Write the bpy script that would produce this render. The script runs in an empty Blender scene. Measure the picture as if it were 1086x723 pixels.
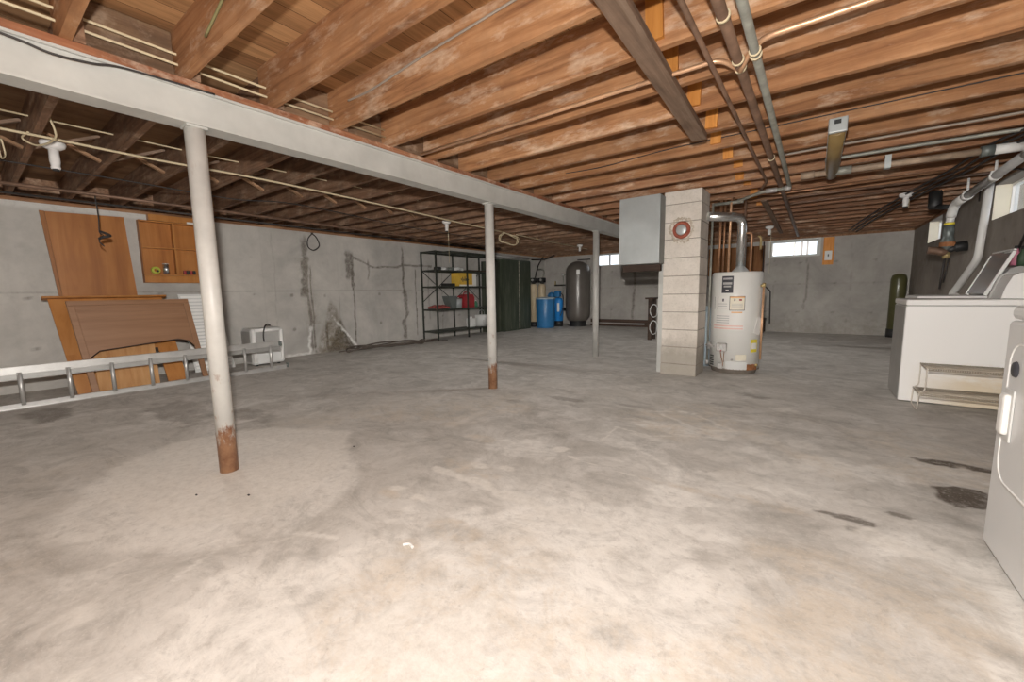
import bpy, math, random
import numpy as np
from mathutils import Vector, Matrix
random.seed(7); rng = np.random.RandomState(3)
C = bpy.context.scene.collection
PI = math.pi

# ---------------------------------------------------------------- dimensions
ZJ = 2.05; DECK = 2.285; XL = -6.75; XR = 1.436; YB = 10.87; YF = -1.6
Y0 = 1.6187; S = .4064; XB = -2.618

# ---------------------------------------------------------------- materials
def newmat(name):
    m = bpy.data.materials.new(name); m.use_nodes = True
    nt = m.node_tree; b = nt.nodes['Principled BSDF']
    return m, nt, b
class G:
    def __init__(s, nt): s.nt = nt; s.tc = nt.nodes.new('ShaderNodeTexCoord')
    def link(s, a, b): s.nt.links.new(a, b)
    def mapping(s, scale, src='Object', loc=None):
        m = s.nt.nodes.new('ShaderNodeMapping'); m.inputs['Scale'].default_value = scale
        s.link(s.tc.outputs[src], m.inputs[0])
        if loc is not None: s.link(loc, m.inputs['Location'])
        return m.outputs[0]
    def noise(s, vec, scale, detail=4, rough=.6, dist=0):
        n = s.nt.nodes.new('ShaderNodeTexNoise'); n.inputs['Scale'].default_value = scale
        n.inputs['Detail'].default_value = detail; n.inputs['Roughness'].default_value = rough
        n.inputs['Distortion'].default_value = dist; s.link(vec, n.inputs['Vector']); return n.outputs['Fac']
    def ramp(s, fac, stops):
        r = s.nt.nodes.new('ShaderNodeValToRGB'); e = r.color_ramp.elements
        while len(e) < len(stops): e.new(.5)
        for i, (p, c) in enumerate(stops):
            e[i].position = p; e[i].color = (*c, 1) if len(c) == 3 else c
        s.link(fac, r.inputs[0]); return r.outputs[0]
    def gray(s, fac, a, b): return s.ramp(fac, [(a, (0, 0, 0)), (b, (1, 1, 1))])
    def mix(s, fac, a, b, mode='MIX'):
        m = s.nt.nodes.new('ShaderNodeMix'); m.data_type = 'RGBA'; m.blend_type = mode
        for sock, v in ((m.inputs[0], fac), (m.inputs[6], a), (m.inputs[7], b)):
            if hasattr(v, 'links'): s.link(v, sock)
            elif isinstance(v, (int, float)): sock.default_value = v
            else: sock.default_value = (*v, 1)
        return m.outputs[2]
    def math(s, op, a, b=0.):
        m = s.nt.nodes.new('ShaderNodeMath'); m.operation = op
        for sock, v in ((m.inputs[0], a), (m.inputs[1], b)):
            if hasattr(v, 'links'): s.link(v, sock)
            else: sock.default_value = v
        return m.outputs[0]
    def bump(s, h, bsdf, strength=.3, dist=.01):
        b = s.nt.nodes.new('ShaderNodeBump'); b.inputs['Strength'].default_value = strength
        b.inputs['Distance'].default_value = dist; s.link(h, b.inputs['Height']); s.link(b.outputs[0], bsdf.inputs['Normal'])
    def attr(s, name):
        a = s.nt.nodes.new('ShaderNodeAttribute'); a.attribute_name = name
        sp = s.nt.nodes.new('ShaderNodeSeparateColor'); s.link(a.outputs['Color'], sp.inputs[0]); return sp.outputs
    def rnd(s):
        o = s.nt.nodes.new('ShaderNodeObjectInfo'); return o.outputs['Random']

def simple(name, col, rough=.5, metal=0., var=.12, scale=6., bump=0., spec=.5):
    m, nt, b = newmat(name); g = G(nt)
    n = g.noise(g.mapping((1, 1, 1)), scale, 4)
    lo = tuple(max(0, c * (1 - var)) for c in col); hi = tuple(min(1, c * (1 + var)) for c in col)
    g.link(g.ramp(n, [(.3, lo), (.7, hi)]), b.inputs['Base Color'])
    b.inputs['Roughness'].default_value = rough; b.inputs['Metallic'].default_value = metal
    b.inputs['Specular IOR Level'].default_value = spec
    if bump: g.bump(g.noise(g.mapping((1, 1, 1)), scale * 6, 3), b, bump, .004)
    return m
def wood(name, dark, mid, light, axis=0, rough=.7, grime=.0, gscale=1., white=.0, objvar=.18):
    m, nt, b = newmat(name); g = G(nt)
    sc = [14, 14, 14]; sc[axis] = .9
    comb = nt.nodes.new('ShaderNodeCombineXYZ'); r = g.rnd()
    g.link(g.math('MULTIPLY', r, 37.), comb.inputs[0]); g.link(g.math('MULTIPLY', r, 91.), comb.inputs[1])
    v = g.mapping(tuple(c * gscale for c in sc), loc=comb.outputs[0])
    n = g.noise(v, 1.6, 5, .62, .6)
    c = g.ramp(n, [(.28, dark), (.5, mid), (.74, light)])
    big = g.noise(g.mapping((1.4, 1.4, 1.4), loc=comb.outputs[0]), 1.5, 3)
    c = g.mix(g.gray(big, .35, .75), c, tuple(x * .72 for x in mid), 'MIX') if 0 else g.mix(g.math('MULTIPLY', g.gray(big, .4, .75), .45), c, dark)
    if white:
        w = g.noise(g.mapping((2.2, 5, 7), loc=comb.outputs[0]), 1.3, 6, .7)
        c = g.mix(g.math('MULTIPLY', g.gray(w, .52, .68), white), c, (.74, .57, .42))
    if grime:
        w = g.noise(g.mapping((3, 3, 3), loc=comb.outputs[0]), 2.3, 6, .72)
        c = g.mix(g.math('MULTIPLY', g.gray(w, .42, .66), grime), c, (.09, .06, .045))
    # knots
    vor = nt.nodes.new('ShaderNodeTexVoronoi'); vor.inputs['Scale'].default_value = 1.1
    sc2 = [2.6, 2.6, 2.6]; sc2[axis] = 1.1
    g.link(g.mapping(tuple(sc2), loc=comb.outputs[0]), vor.inputs['Vector'])
    c = g.mix(g.math('MULTIPLY', g.ramp(vor.outputs['Distance'], [(.03, (1, 1, 1)), (.075, (0, 0, 0))]), .75), c, tuple(x * .4 for x in dark))
    hsv = nt.nodes.new('ShaderNodeHueSaturation'); g.link(c, hsv.inputs['Color'])
    g.link(g.math('ADD', g.math('MULTIPLY', g.rnd(), objvar * 2), 1 - objvar), hsv.inputs['Value'])
    g.link(hsv.outputs[0], b.inputs['Base Color']); b.inputs['Roughness'].default_value = rough
    b.inputs['Specular IOR Level'].default_value = .25
    g.bump(n, b, .25, .004)
    return m

M = {}
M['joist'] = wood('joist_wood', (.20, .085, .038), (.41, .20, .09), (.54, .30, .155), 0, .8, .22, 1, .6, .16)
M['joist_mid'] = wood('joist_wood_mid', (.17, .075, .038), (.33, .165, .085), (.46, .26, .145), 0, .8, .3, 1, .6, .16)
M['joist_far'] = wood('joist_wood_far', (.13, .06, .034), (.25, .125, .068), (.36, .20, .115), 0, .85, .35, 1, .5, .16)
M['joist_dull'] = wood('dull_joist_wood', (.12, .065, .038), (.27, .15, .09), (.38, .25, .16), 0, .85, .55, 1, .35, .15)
M['grey_wood'] = wood('weathered_wood', (.15, .10, .07), (.30, .20, .14), (.42, .31, .23), 1, .8, .2)
M['sill_wood'] = wood('sill_wood', (.13, .06, .03), (.30, .15, .075), (.42, .25, .14), 1, .8, .3)
M['plate_wood'] = wood('beam_plate_wood', (.20, .07, .035), (.36, .15, .075), (.50, .30, .18), 1, .85, .4, 1, .6)
M['stick'] = wood('stick_wood', (.22, .12, .06), (.36, .21, .12), (.46, .30, .18), 1, .8, .2)
M['block_wood'] = wood('blocking_wood', (.10, .055, .03), (.22, .13, .075), (.34, .22, .13), 1, .85, .4, 1, .3)
M['orange_wood'] = wood('orange_wood', (.44, .16, .035), (.62, .26, .06), (.70, .34, .10), 2, .6, .0)
M['plywood'] = wood('stained_plywood', (.24, .085, .02), (.36, .14, .035), (.44, .19, .055), 2, .45, .05, .35)
M['plywood_pale'] = wood('pale_plywood', (.34, .15, .05), (.47, .25, .10), (.56, .34, .16), 2, .6, .0, .5)
M['head_orange'] = wood('orange_veneer', (.36, .14, .035), (.45, .19, .05), (.50, .23, .07), 2, .4, .0, .4, 0, .02)
M['head_brown'] = wood('brown_veneer', (.24, .125, .065), (.29, .155, .085), (.33, .18, .10), 1, .4, .0, .6, 0, .02)
M['dark_wood'] = wood('dark_wood', (.03, .02, .015), (.06, .04, .03), (.10, .06, .045), 0, .7)
M['brown_board'] = wood('brown_board', (.16, .06, .02), (.24, .10, .035), (.30, .14, .055), 2, .7)
M['steel_grey'] = simple('painted_grey_steel', (.50, .50, .47), .45, 0, .1, 5, .15)
M['steel_dark_grey'] = simple('dark_grey_steel', (.20, .21, .20), .5)
M['galv'] = simple('galvanized_sheet', (.47, .50, .50), .35, .35, .1, 4)
M['duct'] = simple('shiny_duct', (.72, .74, .74), .22, .9, .15, 14)
M['alum'] = simple('aluminium', (.56, .55, .53), .35, .55, .1, 9)
M['alum_dark'] = simple('aluminium_channel', (.40, .39, .37), .45, .4, .1, 9)
M['copper'] = simple('copper_dull', (.42, .22, .12), .45, .5, .35, 7)
M['copper_old'] = simple('copper_brown', (.20, .12, .08), .55, .35, .4, 6)
M['copper_bright'] = simple('copper_bright', (.70, .42, .25), .35, .45, .25, 8)
M['iron'] = simple('grey_pipe', (.30, .30, .26), .55, .3, .25, 9)
M['rust_pipe'] = simple('brown_drain_pipe', (.38, .28, .20), .65, .1, .35, 8)
M['pvc'] = simple('white_pvc', (.74, .73, .70), .35, 0, .06, 5)
M['pvc_grey'] = simple('grey_pvc', (.38, .37, .36), .4, 0, .12, 7)
M['black'] = simple('black_plastic', (.02, .02, .02), .5)
M['black_wire'] = simple('black_cable', (.035, .03, .028), .6)
M['brown_wire'] = simple('brown_cable', (.10, .08, .065), .6)
M['cream_wire'] = simple('cream_cable', (.62, .52, .34), .6)
M['grey_wire'] = simple('grey_cable', (.32, .27, .22), .6)
M['olive_wire'] = simple('olive_cable', (.24, .22, .10), .6)
M['white'] = simple('white_enamel', (.90, .885, .86), .25, 0, .02, 3)
M['dryer'] = simple('dryer_enamel', (.74, .74, .73), .3, 0, .03, 3)
M['white_trim'] = simple('white_trim', (.88, .87, .84), .35, 0, .03, 3)
M['white_dull'] = simple('white_panel', (.68, .68, .66), .5, 0, .05, 3)
M['porcelain'] = simple('porcelain', (.78, .76, .74), .25, 0, .06, 30)
M['grey_side'] = simple('grey_enamel', (.40, .39, .37), .4, 0, .12, 5)
M['lid_grey'] = simple('glossy_grey_lid', (.32, .33, .34), .16, .2, .1, 3)
M['heater'] = simple('heater_enamel', (.80, .79, .75), .28, 0, .03, 3)
M['label_dark'] = simple('dark_label', (.05, .05, .06), .4)
M['label_white'] = simple('white_label', (.82, .80, .76), .5, 0, .03)
M['label_cream'] = simple('cream_label', (.80, .74, .60), .5, 0, .05)
M['label_pink'] = simple('pink_print', (.78, .52, .46), .5)
M['label_orange'] = simple('orange_print', (.80, .45, .18), .5)
M['print_grey'] = simple('grey_print', (.45, .44, .43), .5)
M['yellow'] = simple('yellow_tag', (.80, .66, .06), .5)
M['red'] = simple('red_plastic', (.33, .03, .035), .4, 0, .2)
M['red_cloth'] = simple('red_cloth', (.30, .07, .06), .9, 0, .5, 30)
M['rust_red'] = simple('rust_red_ring', (.33, .085, .05), .7, 0, .3, 20, .4)
M['rust'] = simple('rust', (.32, .13, .05), .85, 0, .5, 12, .5)
M['box_yellow'] = simple('yellow_carton', (.66, .42, .06), .6)
M['olive_tank'] = simple('olive_tank', (.085, .08, .032), .3, 0, .15, 3)
M['grey_tank'] = simple('grey_tank', (.13, .115, .10), .3, .1, .12, 3)
M['blue'] = simple('blue_plastic', (.03, .16, .36), .35, 0, .1, 3)
M['blue_bright'] = simple('bright_blue', (.02, .22, .60), .35)
M['blue_grey'] = simple('grey_blue_lid', (.32, .38, .42), .5)
M['resin'] = simple('tan_fibreglass', (.52, .42, .28), .5, 0, .08, 5)
M['shelf_metal'] = simple('black_green_steel', (.045, .05, .04), .5, .2, .3, 9)
M['gas_grey'] = simple('grey_valve', (.50, .48, .46), .4, .3, .15, 20)
M['brass'] = simple('brass', (.50, .38, .18), .4, .6, .2, 20)
M['green_plastic'] = simple('green_plastic', (.05, .18, .10), .5)
M['lens'] = simple('yellowed_lens', (.24, .16, .06), .35, 0, .15, 4)
M['pink'] = simple('pink_plastic', (.60, .20, .28), .5)
M['green_dark'] = simple('dark_green_plastic', (.05, .09, .05), .5)
M['wire_rack'] = simple('vinyl_wire', (.44, .38, .30), .5, 0, .15, 20)
M['wire_white'] = simple('cream_vinyl_wire', (.66, .60, .52), .5, 0, .1, 20)
M['grey_bin'] = simple('grey_metal_bin', (.16, .18, .17), .4, .3)

def rust_post():
    m, nt, b = newmat('post_paint'); g = G(nt)
    sep = nt.nodes.new('ShaderNodeSeparateXYZ'); g.link(g.tc.outputs['Object'], sep.inputs[0])
    n = g.noise(g.mapping((6, 6, 3)), 3.5, 6, .7)
    zz = g.math('ADD', sep.outputs[2], g.math('MULTIPLY', g.math('SUBTRACT', n, .5), -.5))
    f = g.ramp(zz, [(.20, (1, 1, 1)), (.26, (0, 0, 0))])
    spots = g.math('MULTIPLY', g.gray(n, .60, .68), g.ramp(sep.outputs[2], [(.2, (1, 1, 1)), (.75, (.15, .15, .15))]))
    f2 = g.math('MAXIMUM', f, spots)
    base = g.ramp(g.noise(g.mapping((1, 1, 1)), 5, 4), [(.3, (.54, .53, .50)), (.7, (.68, .67, .63))])
    ru = g.ramp(g.noise(g.mapping((1, 1, 1)), 18, 5), [(.3, (.22, .09, .045)), (.7, (.48, .27, .15))])
    g.link(g.mix(f2, base, ru), b.inputs['Base Color']); b.inputs['Roughness'].default_value = .42
    g.bump(n, b, .2, .004); return m
M['post'] = rust_post()

def concrete_floor():
    m, nt, b = newmat('concrete_floor'); g = G(nt)
    v = g.mapping((1, 1, 1)); at = g.attr('stain')
    n1 = g.noise(v, .7, 6, .65, .5); n2 = g.noise(v, 3.0, 9, .74, .8); n3 = g.noise(v, 26, 5, .78)
    sep = nt.nodes.new('ShaderNodeMapping'); sep.inputs['Rotation'].default_value = (0, 0, -.64); sep.inputs['Scale'].default_value = (1, 1.9, 1)
    g.link(g.tc.outputs['Object'], sep.inputs[0]); vs = sep.outputs[0]
    n4 = g.noise(vs, 1.7, 9, .78, 1.6); n5 = g.noise(vs, 4.5, 7, .78, 1.2)
    c = g.ramp(n2, [(.32, (.37, .345, .31)), (.48, (.51, .48, .44)), (.62, (.65, .62, .58))])
    c = g.mix(g.math('MULTIPLY', g.gray(n1, .42, .60), .5), c, (.54, .51, .47))
    c = g.mix(g.math('MULTIPLY', g.gray(n4, .50, .62), .50), c, (.29, .272, .248))
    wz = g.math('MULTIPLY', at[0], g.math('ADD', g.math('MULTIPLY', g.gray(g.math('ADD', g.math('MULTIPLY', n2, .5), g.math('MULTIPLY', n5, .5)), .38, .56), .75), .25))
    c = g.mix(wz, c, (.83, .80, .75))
    tan = g.math('MULTIPLY', at[2], g.gray(g.noise(v, 5.5, 8, .78, .5), .42, .60))
    c = g.mix(g.math('MULTIPLY', tan, .5), c, (.64, .54, .42))
    dk = g.math('MULTIPLY', at[1], g.gray(g.noise(v, 12, 6, .75), .25, .45))
    c = g.mix(g.math('MULTIPLY', dk, .93), c, (.075, .055, .038))
    c = g.mix(g.math('MULTIPLY', g.gray(n3, .54, .72), .38), c, (.30, .27, .24))
    c = g.mix(g.math('MULTIPLY', g.gray(n5, .55, .68), .30), c, (.66, .63, .59))
    an = nt.nodes.new('ShaderNodeAttribute'); an.attribute_name = 'stain'; sd = g.math('SUBTRACT', 1., an.outputs['Alpha'])
    n6 = g.noise(v, 13, 6, .8, .6)
    c = g.mix(g.math('MULTIPLY', g.gray(n6, .50, .66), .24), c, (.30, .275, .245))
    c = g.mix(g.math('MULTIPLY', g.gray(n6, .34, .46), -.0), c, (.7, .68, .64))
    c = g.mix(sd, c, g.mix(g.gray(n3, .4, .7), (.78, .745, .69), (.62, .585, .53)))
    sp = g.noise(v, 90, 2, .5)
    c = g.mix(g.math('MULTIPLY', g.gray(sp, .60, .75), .35), c, (.76, .74, .70))
    g.link(c, b.inputs['Base Color']); b.inputs['Roughness'].default_value = .72
    b.inputs['Specular IOR Level'].default_value = .35
    g.bump(g.math('ADD', n3, g.math('MULTIPLY', sp, .4)), b, .18, .01); return m
M['floor'] = concrete_floor()

def concrete_wall(name, base=(.47, .445, .41)):
    m, nt, b = newmat(name); g = G(nt); v = g.mapping((1, 1, 1)); at = g.attr('stain')
    n1 = g.noise(v, 1.1, 6, .65, .4); n2 = g.noise(v, 7, 7, .7); n3 = g.noise(v, 40, 3, .7)
    d = tuple(x * .74 for x in base); l = tuple(x * 1.2 for x in base)
    c = g.ramp(n1, [(.3, d), (.5, base), (.7, l)])
    c = g.mix(g.math('MULTIPLY', g.gray(n2, .45, .7), .35), c, d)
    dk = g.math('MULTIPLY', at[1], g.math('ADD', g.math('MULTIPLY', g.gray(g.noise(v, 22, 5, .75), .3, .6), .7), .3))
    c = g.mix(dk, c, (.075, .058, .042))
    wt = g.math('MULTIPLY', at[0], g.gray(g.noise(v, 16, 6, .75), .28, .5))
    c = g.mix(wt, c, (.74, .73, .70))
    ol = g.math('MULTIPLY', at[2], g.gray(g.noise(v, 9, 6, .75), .35, .6))
    c = g.mix(g.math('MULTIPLY', ol, .8), c, (.13, .10, .06))
    g.link(c, b.inputs['Base Color']); b.inputs['Roughness'].default_value = .88
    b.inputs['Specular IOR Level'].default_value = .2
    g.bump(g.math('ADD', n2, n3), b, .2, .008); return m
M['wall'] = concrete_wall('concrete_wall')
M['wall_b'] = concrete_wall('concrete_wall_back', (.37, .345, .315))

def deck_mat():
    m, nt, b = newmat('deck_boards'); g = G(nt)
    br = nt.nodes.new('ShaderNodeTexBrick')
    mp = nt.nodes.new('ShaderNodeMapping'); mp.inputs['Rotation'].default_value = (0, 0, PI / 2)
    g.link(g.tc.outputs['Object'], mp.inputs[0]); g.link(mp.outputs[0], br.inputs['Vector'])
    br.inputs['Scale'].default_value = 1; br.inputs['Brick Width'].default_value = 2.4; br.inputs['Row Height'].default_value = .135
    br.inputs['Mortar Size'].default_value = .002; br.offset = .37
    br.inputs['Color1'].default_value = (.64, .36, .17, 1); br.inputs['Color2'].default_value = (.36, .18, .08, 1); br.inputs['Mortar'].default_value = (.10, .05, .025, 1)
    n = g.noise(g.mapping((13, .9, 13)), 1.8, 5, .65, .5)
    c = g.mix(.8, br.outputs['Color'], g.ramp(n, [(.3, (.45, .45, .45)), (.65, (1, 1, 1))]), 'MULTIPLY')
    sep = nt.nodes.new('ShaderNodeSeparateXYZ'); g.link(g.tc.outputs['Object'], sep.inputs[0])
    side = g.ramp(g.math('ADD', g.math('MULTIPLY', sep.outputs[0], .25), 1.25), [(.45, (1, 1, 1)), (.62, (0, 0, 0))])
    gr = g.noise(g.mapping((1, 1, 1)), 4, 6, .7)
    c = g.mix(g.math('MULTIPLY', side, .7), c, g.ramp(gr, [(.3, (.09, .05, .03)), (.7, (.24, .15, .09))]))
    g.link(c, b.inputs['Base Color']); b.inputs['Roughness'].default_value = .8; b.inputs['Specular IOR Level'].default_value = .2
    return m
M['deck'] = deck_mat()

def block_mat():
    m, nt, b = newmat('concrete_block'); g = G(nt)
    v = g.mapping((1, 1, 1)); n = g.noise(v, 4, 6, .7); n2 = g.noise(v, 45, 3, .8)
    sep = nt.nodes.new('ShaderNodeSeparateXYZ'); g.link(g.tc.outputs['Object'], sep.inputs[0])
    c = g.ramp(n, [(.3, (.60, .545, .48)), (.7, (.78, .72, .65))])
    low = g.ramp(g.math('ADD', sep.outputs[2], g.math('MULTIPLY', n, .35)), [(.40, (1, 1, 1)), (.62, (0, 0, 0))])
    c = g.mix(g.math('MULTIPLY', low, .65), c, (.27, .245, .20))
    c = g.mix(g.math('MULTIPLY', g.gray(n2, .5, .75), .3), c, (.3, .28, .25))
    g.link(c, b.inputs['Base Color']); b.inputs['Roughness'].default_value = .92; b.inputs['Specular IOR Level'].default_value = .15
    g.bump(n2, b, .5, .006); return m
M['block'] = block_mat()
M['mortar'] = simple('mortar', (.30, .26, .22), .9, 0, .2, 20)

def freezer_mat():
    m, nt, b = newmat('freezer_enamel'); g = G(nt)
    sep = nt.nodes.new('ShaderNodeSeparateXYZ'); g.link(g.tc.outputs['Object'], sep.inputs[0])
    n = g.noise(g.mapping((2, 2, 5)), 2.5, 5, .7)
    zz = g.math('ADD', sep.outputs[2], g.math('MULTIPLY', n, -.35))
    xr = g.ramp(g.math('ADD', sep.outputs[0], .5), [(.15, (0, 0, 0)), (.5, (1, 1, 1))])
    f = g.math('MULTIPLY', g.ramp(zz, [(.0, (1, 1, 1)), (.16, (0, 0, 0))]), xr)
    c = g.mix(g.math('MULTIPLY', f, .75), (.88, .865, .84), (.70, .56, .36))
    g.link(c, b.inputs['Base Color']); b.inputs['Roughness'].default_value = .3; return m
M['freezer'] = freezer_mat()

def cabinet_mat():
    m, nt, b = newmat('grimy_green_steel'); g = G(nt)
    n = g.noise(g.mapping((9, 9, 1.0)), 1.5, 7, .72, .4)
    c = g.ramp(n, [(.3, (.022, .028, .018)), (.5, (.045, .055, .036)), (.72, (.11, .12, .085))])
    g.link(c, b.inputs['Base Color']); b.inputs['Roughness'].default_value = .5; return m
M['cabinet'] = cabinet_mat()

def glass_mat():
    m, nt, b = newmat('window_glass')
    b.inputs['Base Color'].default_value = (.95, .97, 1, 1); b.inputs['Roughness'].default_value = .05
    b.inputs['Transmission Weight'].default_value = 1; b.inputs['IOR'].default_value = 1.1
    return m
M['glass'] = glass_mat()

# ---------------------------------------------------------------- mesh builder
class MB:
    def __init__(s): s.v = []; s.f = []; s.sm = []; s.mi = []; s.cur = 0
    def _add(s, vs, fs, smooth=False, T=None):
        o = len(s.v)
        if T is not None: vs = [T @ Vector(p) for p in vs]
        s.v += [tuple(p) for p in vs]
        for f in fs: s.f.append(tuple(o + i for i in f)); s.sm.append(smooth); s.mi.append(s.cur)
        return s
    def box(s, x0, x1, y0, y1, z0, z1, T=None, ch=0.):
        if x0 > x1: x0, x1 = x1, x0
        if y0 > y1: y0, y1 = y1, y0
        if z0 > z1: z0, z1 = z1, z0
        if ch <= 0:
            v = [(x, y, z) for z in (z0, z1) for y in (y0, y1) for x in (x0, x1)]
            return s._add(v, [(0, 2, 3, 1), (4, 5, 7, 6), (0, 1, 5, 4), (2, 6, 7, 3), (0, 4, 6, 2), (1, 3, 7, 5)], False, T)
        import bmesh
        bm = bmesh.new(); bmesh.ops.create_cube(bm, size=1)
        for q in bm.verts: q.co = Vector(((x0 + x1) / 2 + q.co.x * (x1 - x0), (y0 + y1) / 2 + q.co.y * (y1 - y0), (z0 + z1) / 2 + q.co.z * (z1 - z0)))
        bmesh.ops.bevel(bm, geom=list(bm.edges), offset=ch, segments=2, affect='EDGES', profile=.5)
        bm.verts.index_update()
        s._add([q.co.copy() for q in bm.verts], [[q.index for q in f.verts] for f in bm.faces], False, T); bm.free(); return s
    def tube(s, pts, r, n=8, caps=True, T=None, taper=None):
        pts = [Vector(p) for p in pts]; m = len(pts)
        rs = [r] * m if not isinstance(r, (list, tuple)) else list(r)
        t0 = (pts[1] - pts[0]).normalized()
        a = Vector((0, 0, 1)) if abs(t0.z) < .9 else Vector((1, 0, 0))
        nrm = (a - t0 * a.dot(t0)).normalized(); vs = []
        for i, p in enumerate(pts):
            t = (pts[min(i + 1, m - 1)] - pts[max(i - 1, 0)]).normalized()
            nrm = (nrm - t * nrm.dot(t)).normalized(); bi = t.cross(nrm)
            k = 1.
            if 0 < i < m - 1:
                ca = (pts[i] - pts[i - 1]).normalized().dot(t); k = 1 / max(.5, ca)
            for j in range(n):
                an = 2 * PI * j / n; vs.append(p + (nrm * math.cos(an) + bi * math.sin(an)) * rs[i])
        fs = [(i * n + j, i * n + (j + 1) % n, (i + 1) * n + (j + 1) % n, (i + 1) * n + j) for i in range(m - 1) for j in range(n)]
        s._add(vs, fs, True, T)
        if caps:
            s._add(vs[:n], [tuple(range(n))[::-1]], False, T); s._add(vs[-n:], [tuple(range(n))], False, T)
        return s
    def lathe(s, c, prof, n=24, T=None, axis='Z'):
        vs = []
        for (r, h) in prof:
            for j in range(n):
                a = 2 * PI * j / n; x, y = r * math.cos(a), r * math.sin(a)
                p = (x, y, h) if axis == 'Z' else ((h, x, y) if axis == 'X' else (y, h, x))
                vs.append((c[0] + p[0], c[1] + p[1], c[2] + p[2]))
        fs = [(i * n + j, i * n + (j + 1) % n, (i + 1) * n + (j + 1) % n, (i + 1) * n + j) for i in range(len(prof) - 1) for j in range(n)]
        return s._add(vs, fs, True, T)
    def quad(s, a, b, c, d, T=None): return s._add([a, b, c, d], [(0, 1, 2, 3)], False, T)
    def prism(s, poly, axis, a, b, T=None):
        n = len(poly)
        def P(u, v, w): return {'X': (w, u, v), 'Y': (u, w, v), 'Z': (u, v, w)}[axis]
        vs = [P(u, v, a) for u, v in poly] + [P(u, v, b) for u, v in poly]
        fs = [tuple(range(n))[::-1], tuple(range(n, 2 * n))] + [(i, (i + 1) % n, n + (i + 1) % n, n + i) for i in range(n)]
        return s._add(vs, fs, False, T)
    def build(s, name, mat, parent=None, origin=None):
        V = np.array(s.v, float)
        o = origin if origin is not None else ((V[:, 0].min() + V[:, 0].max()) / 2, (V[:, 1].min() + V[:, 1].max()) / 2, V[:, 2].min())
        o = Vector(o)
        me = bpy.data.meshes.new(name); me.from_pydata([tuple(Vector(p) - o) for p in s.v], [], s.f)
        for i, p in enumerate(me.polygons): p.use_smooth = s.sm[i]; p.material_index = s.mi[i]
        for q in (mat if isinstance(mat, list) else [mat]): me.materials.append(q)
        import bmesh
        bm = bmesh.new(); bm.from_mesh(me); bmesh.ops.remove_doubles(bm, verts=bm.verts, dist=1e-5); bmesh.ops.recalc_face_normals(bm, faces=bm.faces); bm.to_mesh(me); bm.free()
        ob = bpy.data.objects.new(name, me); C.objects.link(ob)
        if parent is not None:
            ob.parent = parent; po = Vector(parent.location)
            q = parent.parent
            while q is not None: po = po + Vector(q.location); q = q.parent
            ob.location = o - po
        else: ob.location = o
        return ob
def fin(pts, r, n=8): return MB().tube(pts, r, n)
def tag(o, label=None, cat=None, group=None, kind=None):
    if label: o['label'] = label
    if cat: o['category'] = cat
    if group: o['group'] = group
    if kind: o['kind'] = kind
    return o
def thing(name, label, cat, loc, group=None):
    o = bpy.data.objects.new(name, None); o.empty_display_size = .1; C.objects.link(o); o.location = loc
    return tag(o, label, cat, group)
def spline(pts, k=6):
    P = [Vector(p) for p in pts]; out = []
    for i in range(len(P) - 1):
        a = P[max(i - 1, 0)]; b = P[i]; c = P[i + 1]; d = P[min(i + 2, len(P) - 1)]
        for j in range(k):
            t = j / k; out.append(.5 * ((2 * b) + (c - a) * t + (2 * a - 5 * b + 4 * c - d) * t * t + (3 * b - a - 3 * c + d) * t ** 3))
    out.append(P[-1]); return out
def rounded(pts, r, k=5):
    P = [Vector(p) for p in pts]; out = [P[0]]
    for i in range(1, len(P) - 1):
        a = (P[i - 1] - P[i]); b = (P[i + 1] - P[i]); ra = min(r, a.length * .45); rb = min(r, b.length * .45)
        p = P[i] + a.normalized() * ra; q = P[i] + b.normalized() * rb
        for j in range(k + 1):
            t = j / k; out.append(p * (1 - t) ** 2 + P[i] * 2 * t * (1 - t) + q * t * t)
    out.append(P[-1]); return out
ORD = ['first', 'second', 'third', 'fourth', 'fifth', 'sixth', 'seventh', 'eighth', 'ninth', 'tenth', 'eleventh', 'twelfth', 'thirteenth', 'fourteenth', 'fifteenth', 'sixteenth', 'seventeenth', 'eighteenth', 'nineteenth', 'twentieth', 'twenty-first', 'twenty-second', 'twenty-third', 'twenty-fourth', 'twenty-fifth', 'twenty-sixth', 'twenty-seventh', 'twenty-eighth']

# ---------------------------------------------------------------- value noise for the stain and tone masks
def vnoise(x, y, seed=0):
    xi = np.floor(x).astype(int); yi = np.floor(y).astype(int); xf = x - xi; yf = y - yi
    def h(a, b):
        n = (a * 374761393 + b * 668265263 + seed * 974711) & 0x7fffffff
        n = ((n ^ (n >> 13)) * 1274126177) & 0x7fffffff
        return ((n ^ (n >> 16)) & 0xffff) / 65535.
    u = xf * xf * (3 - 2 * xf); v = yf * yf * (3 - 2 * yf)
    return (h(xi, yi) * (1 - u) + h(xi + 1, yi) * u) * (1 - v) + (h(xi, yi + 1) * (1 - u) + h(xi + 1, yi + 1) * u) * v
def fbm(x, y, o=4, seed=0): return sum(vnoise(x * 2 ** i, y * 2 ** i, seed + i) * .5 ** i for i in range(o)) / sum(.5 ** i for i in range(o))
def ss(x, a, b):
    t = np.clip((x - a) / (b - a), 0, 1); return t * t * (3 - 2 * t)
def dseg(x, y, pts):
    d = np.full(x.shape, 9.)
    for (a, b), (c, e) in zip(pts[:-1], pts[1:]):
        L = (c - a) ** 2 + (e - b) ** 2; t = np.clip(((x - a) * (c - a) + (y - b) * (e - b)) / L, 0, 1)
        d = np.minimum(d, np.hypot(x - a - t * (c - a), y - b - t * (e - b)))
    return d
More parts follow.
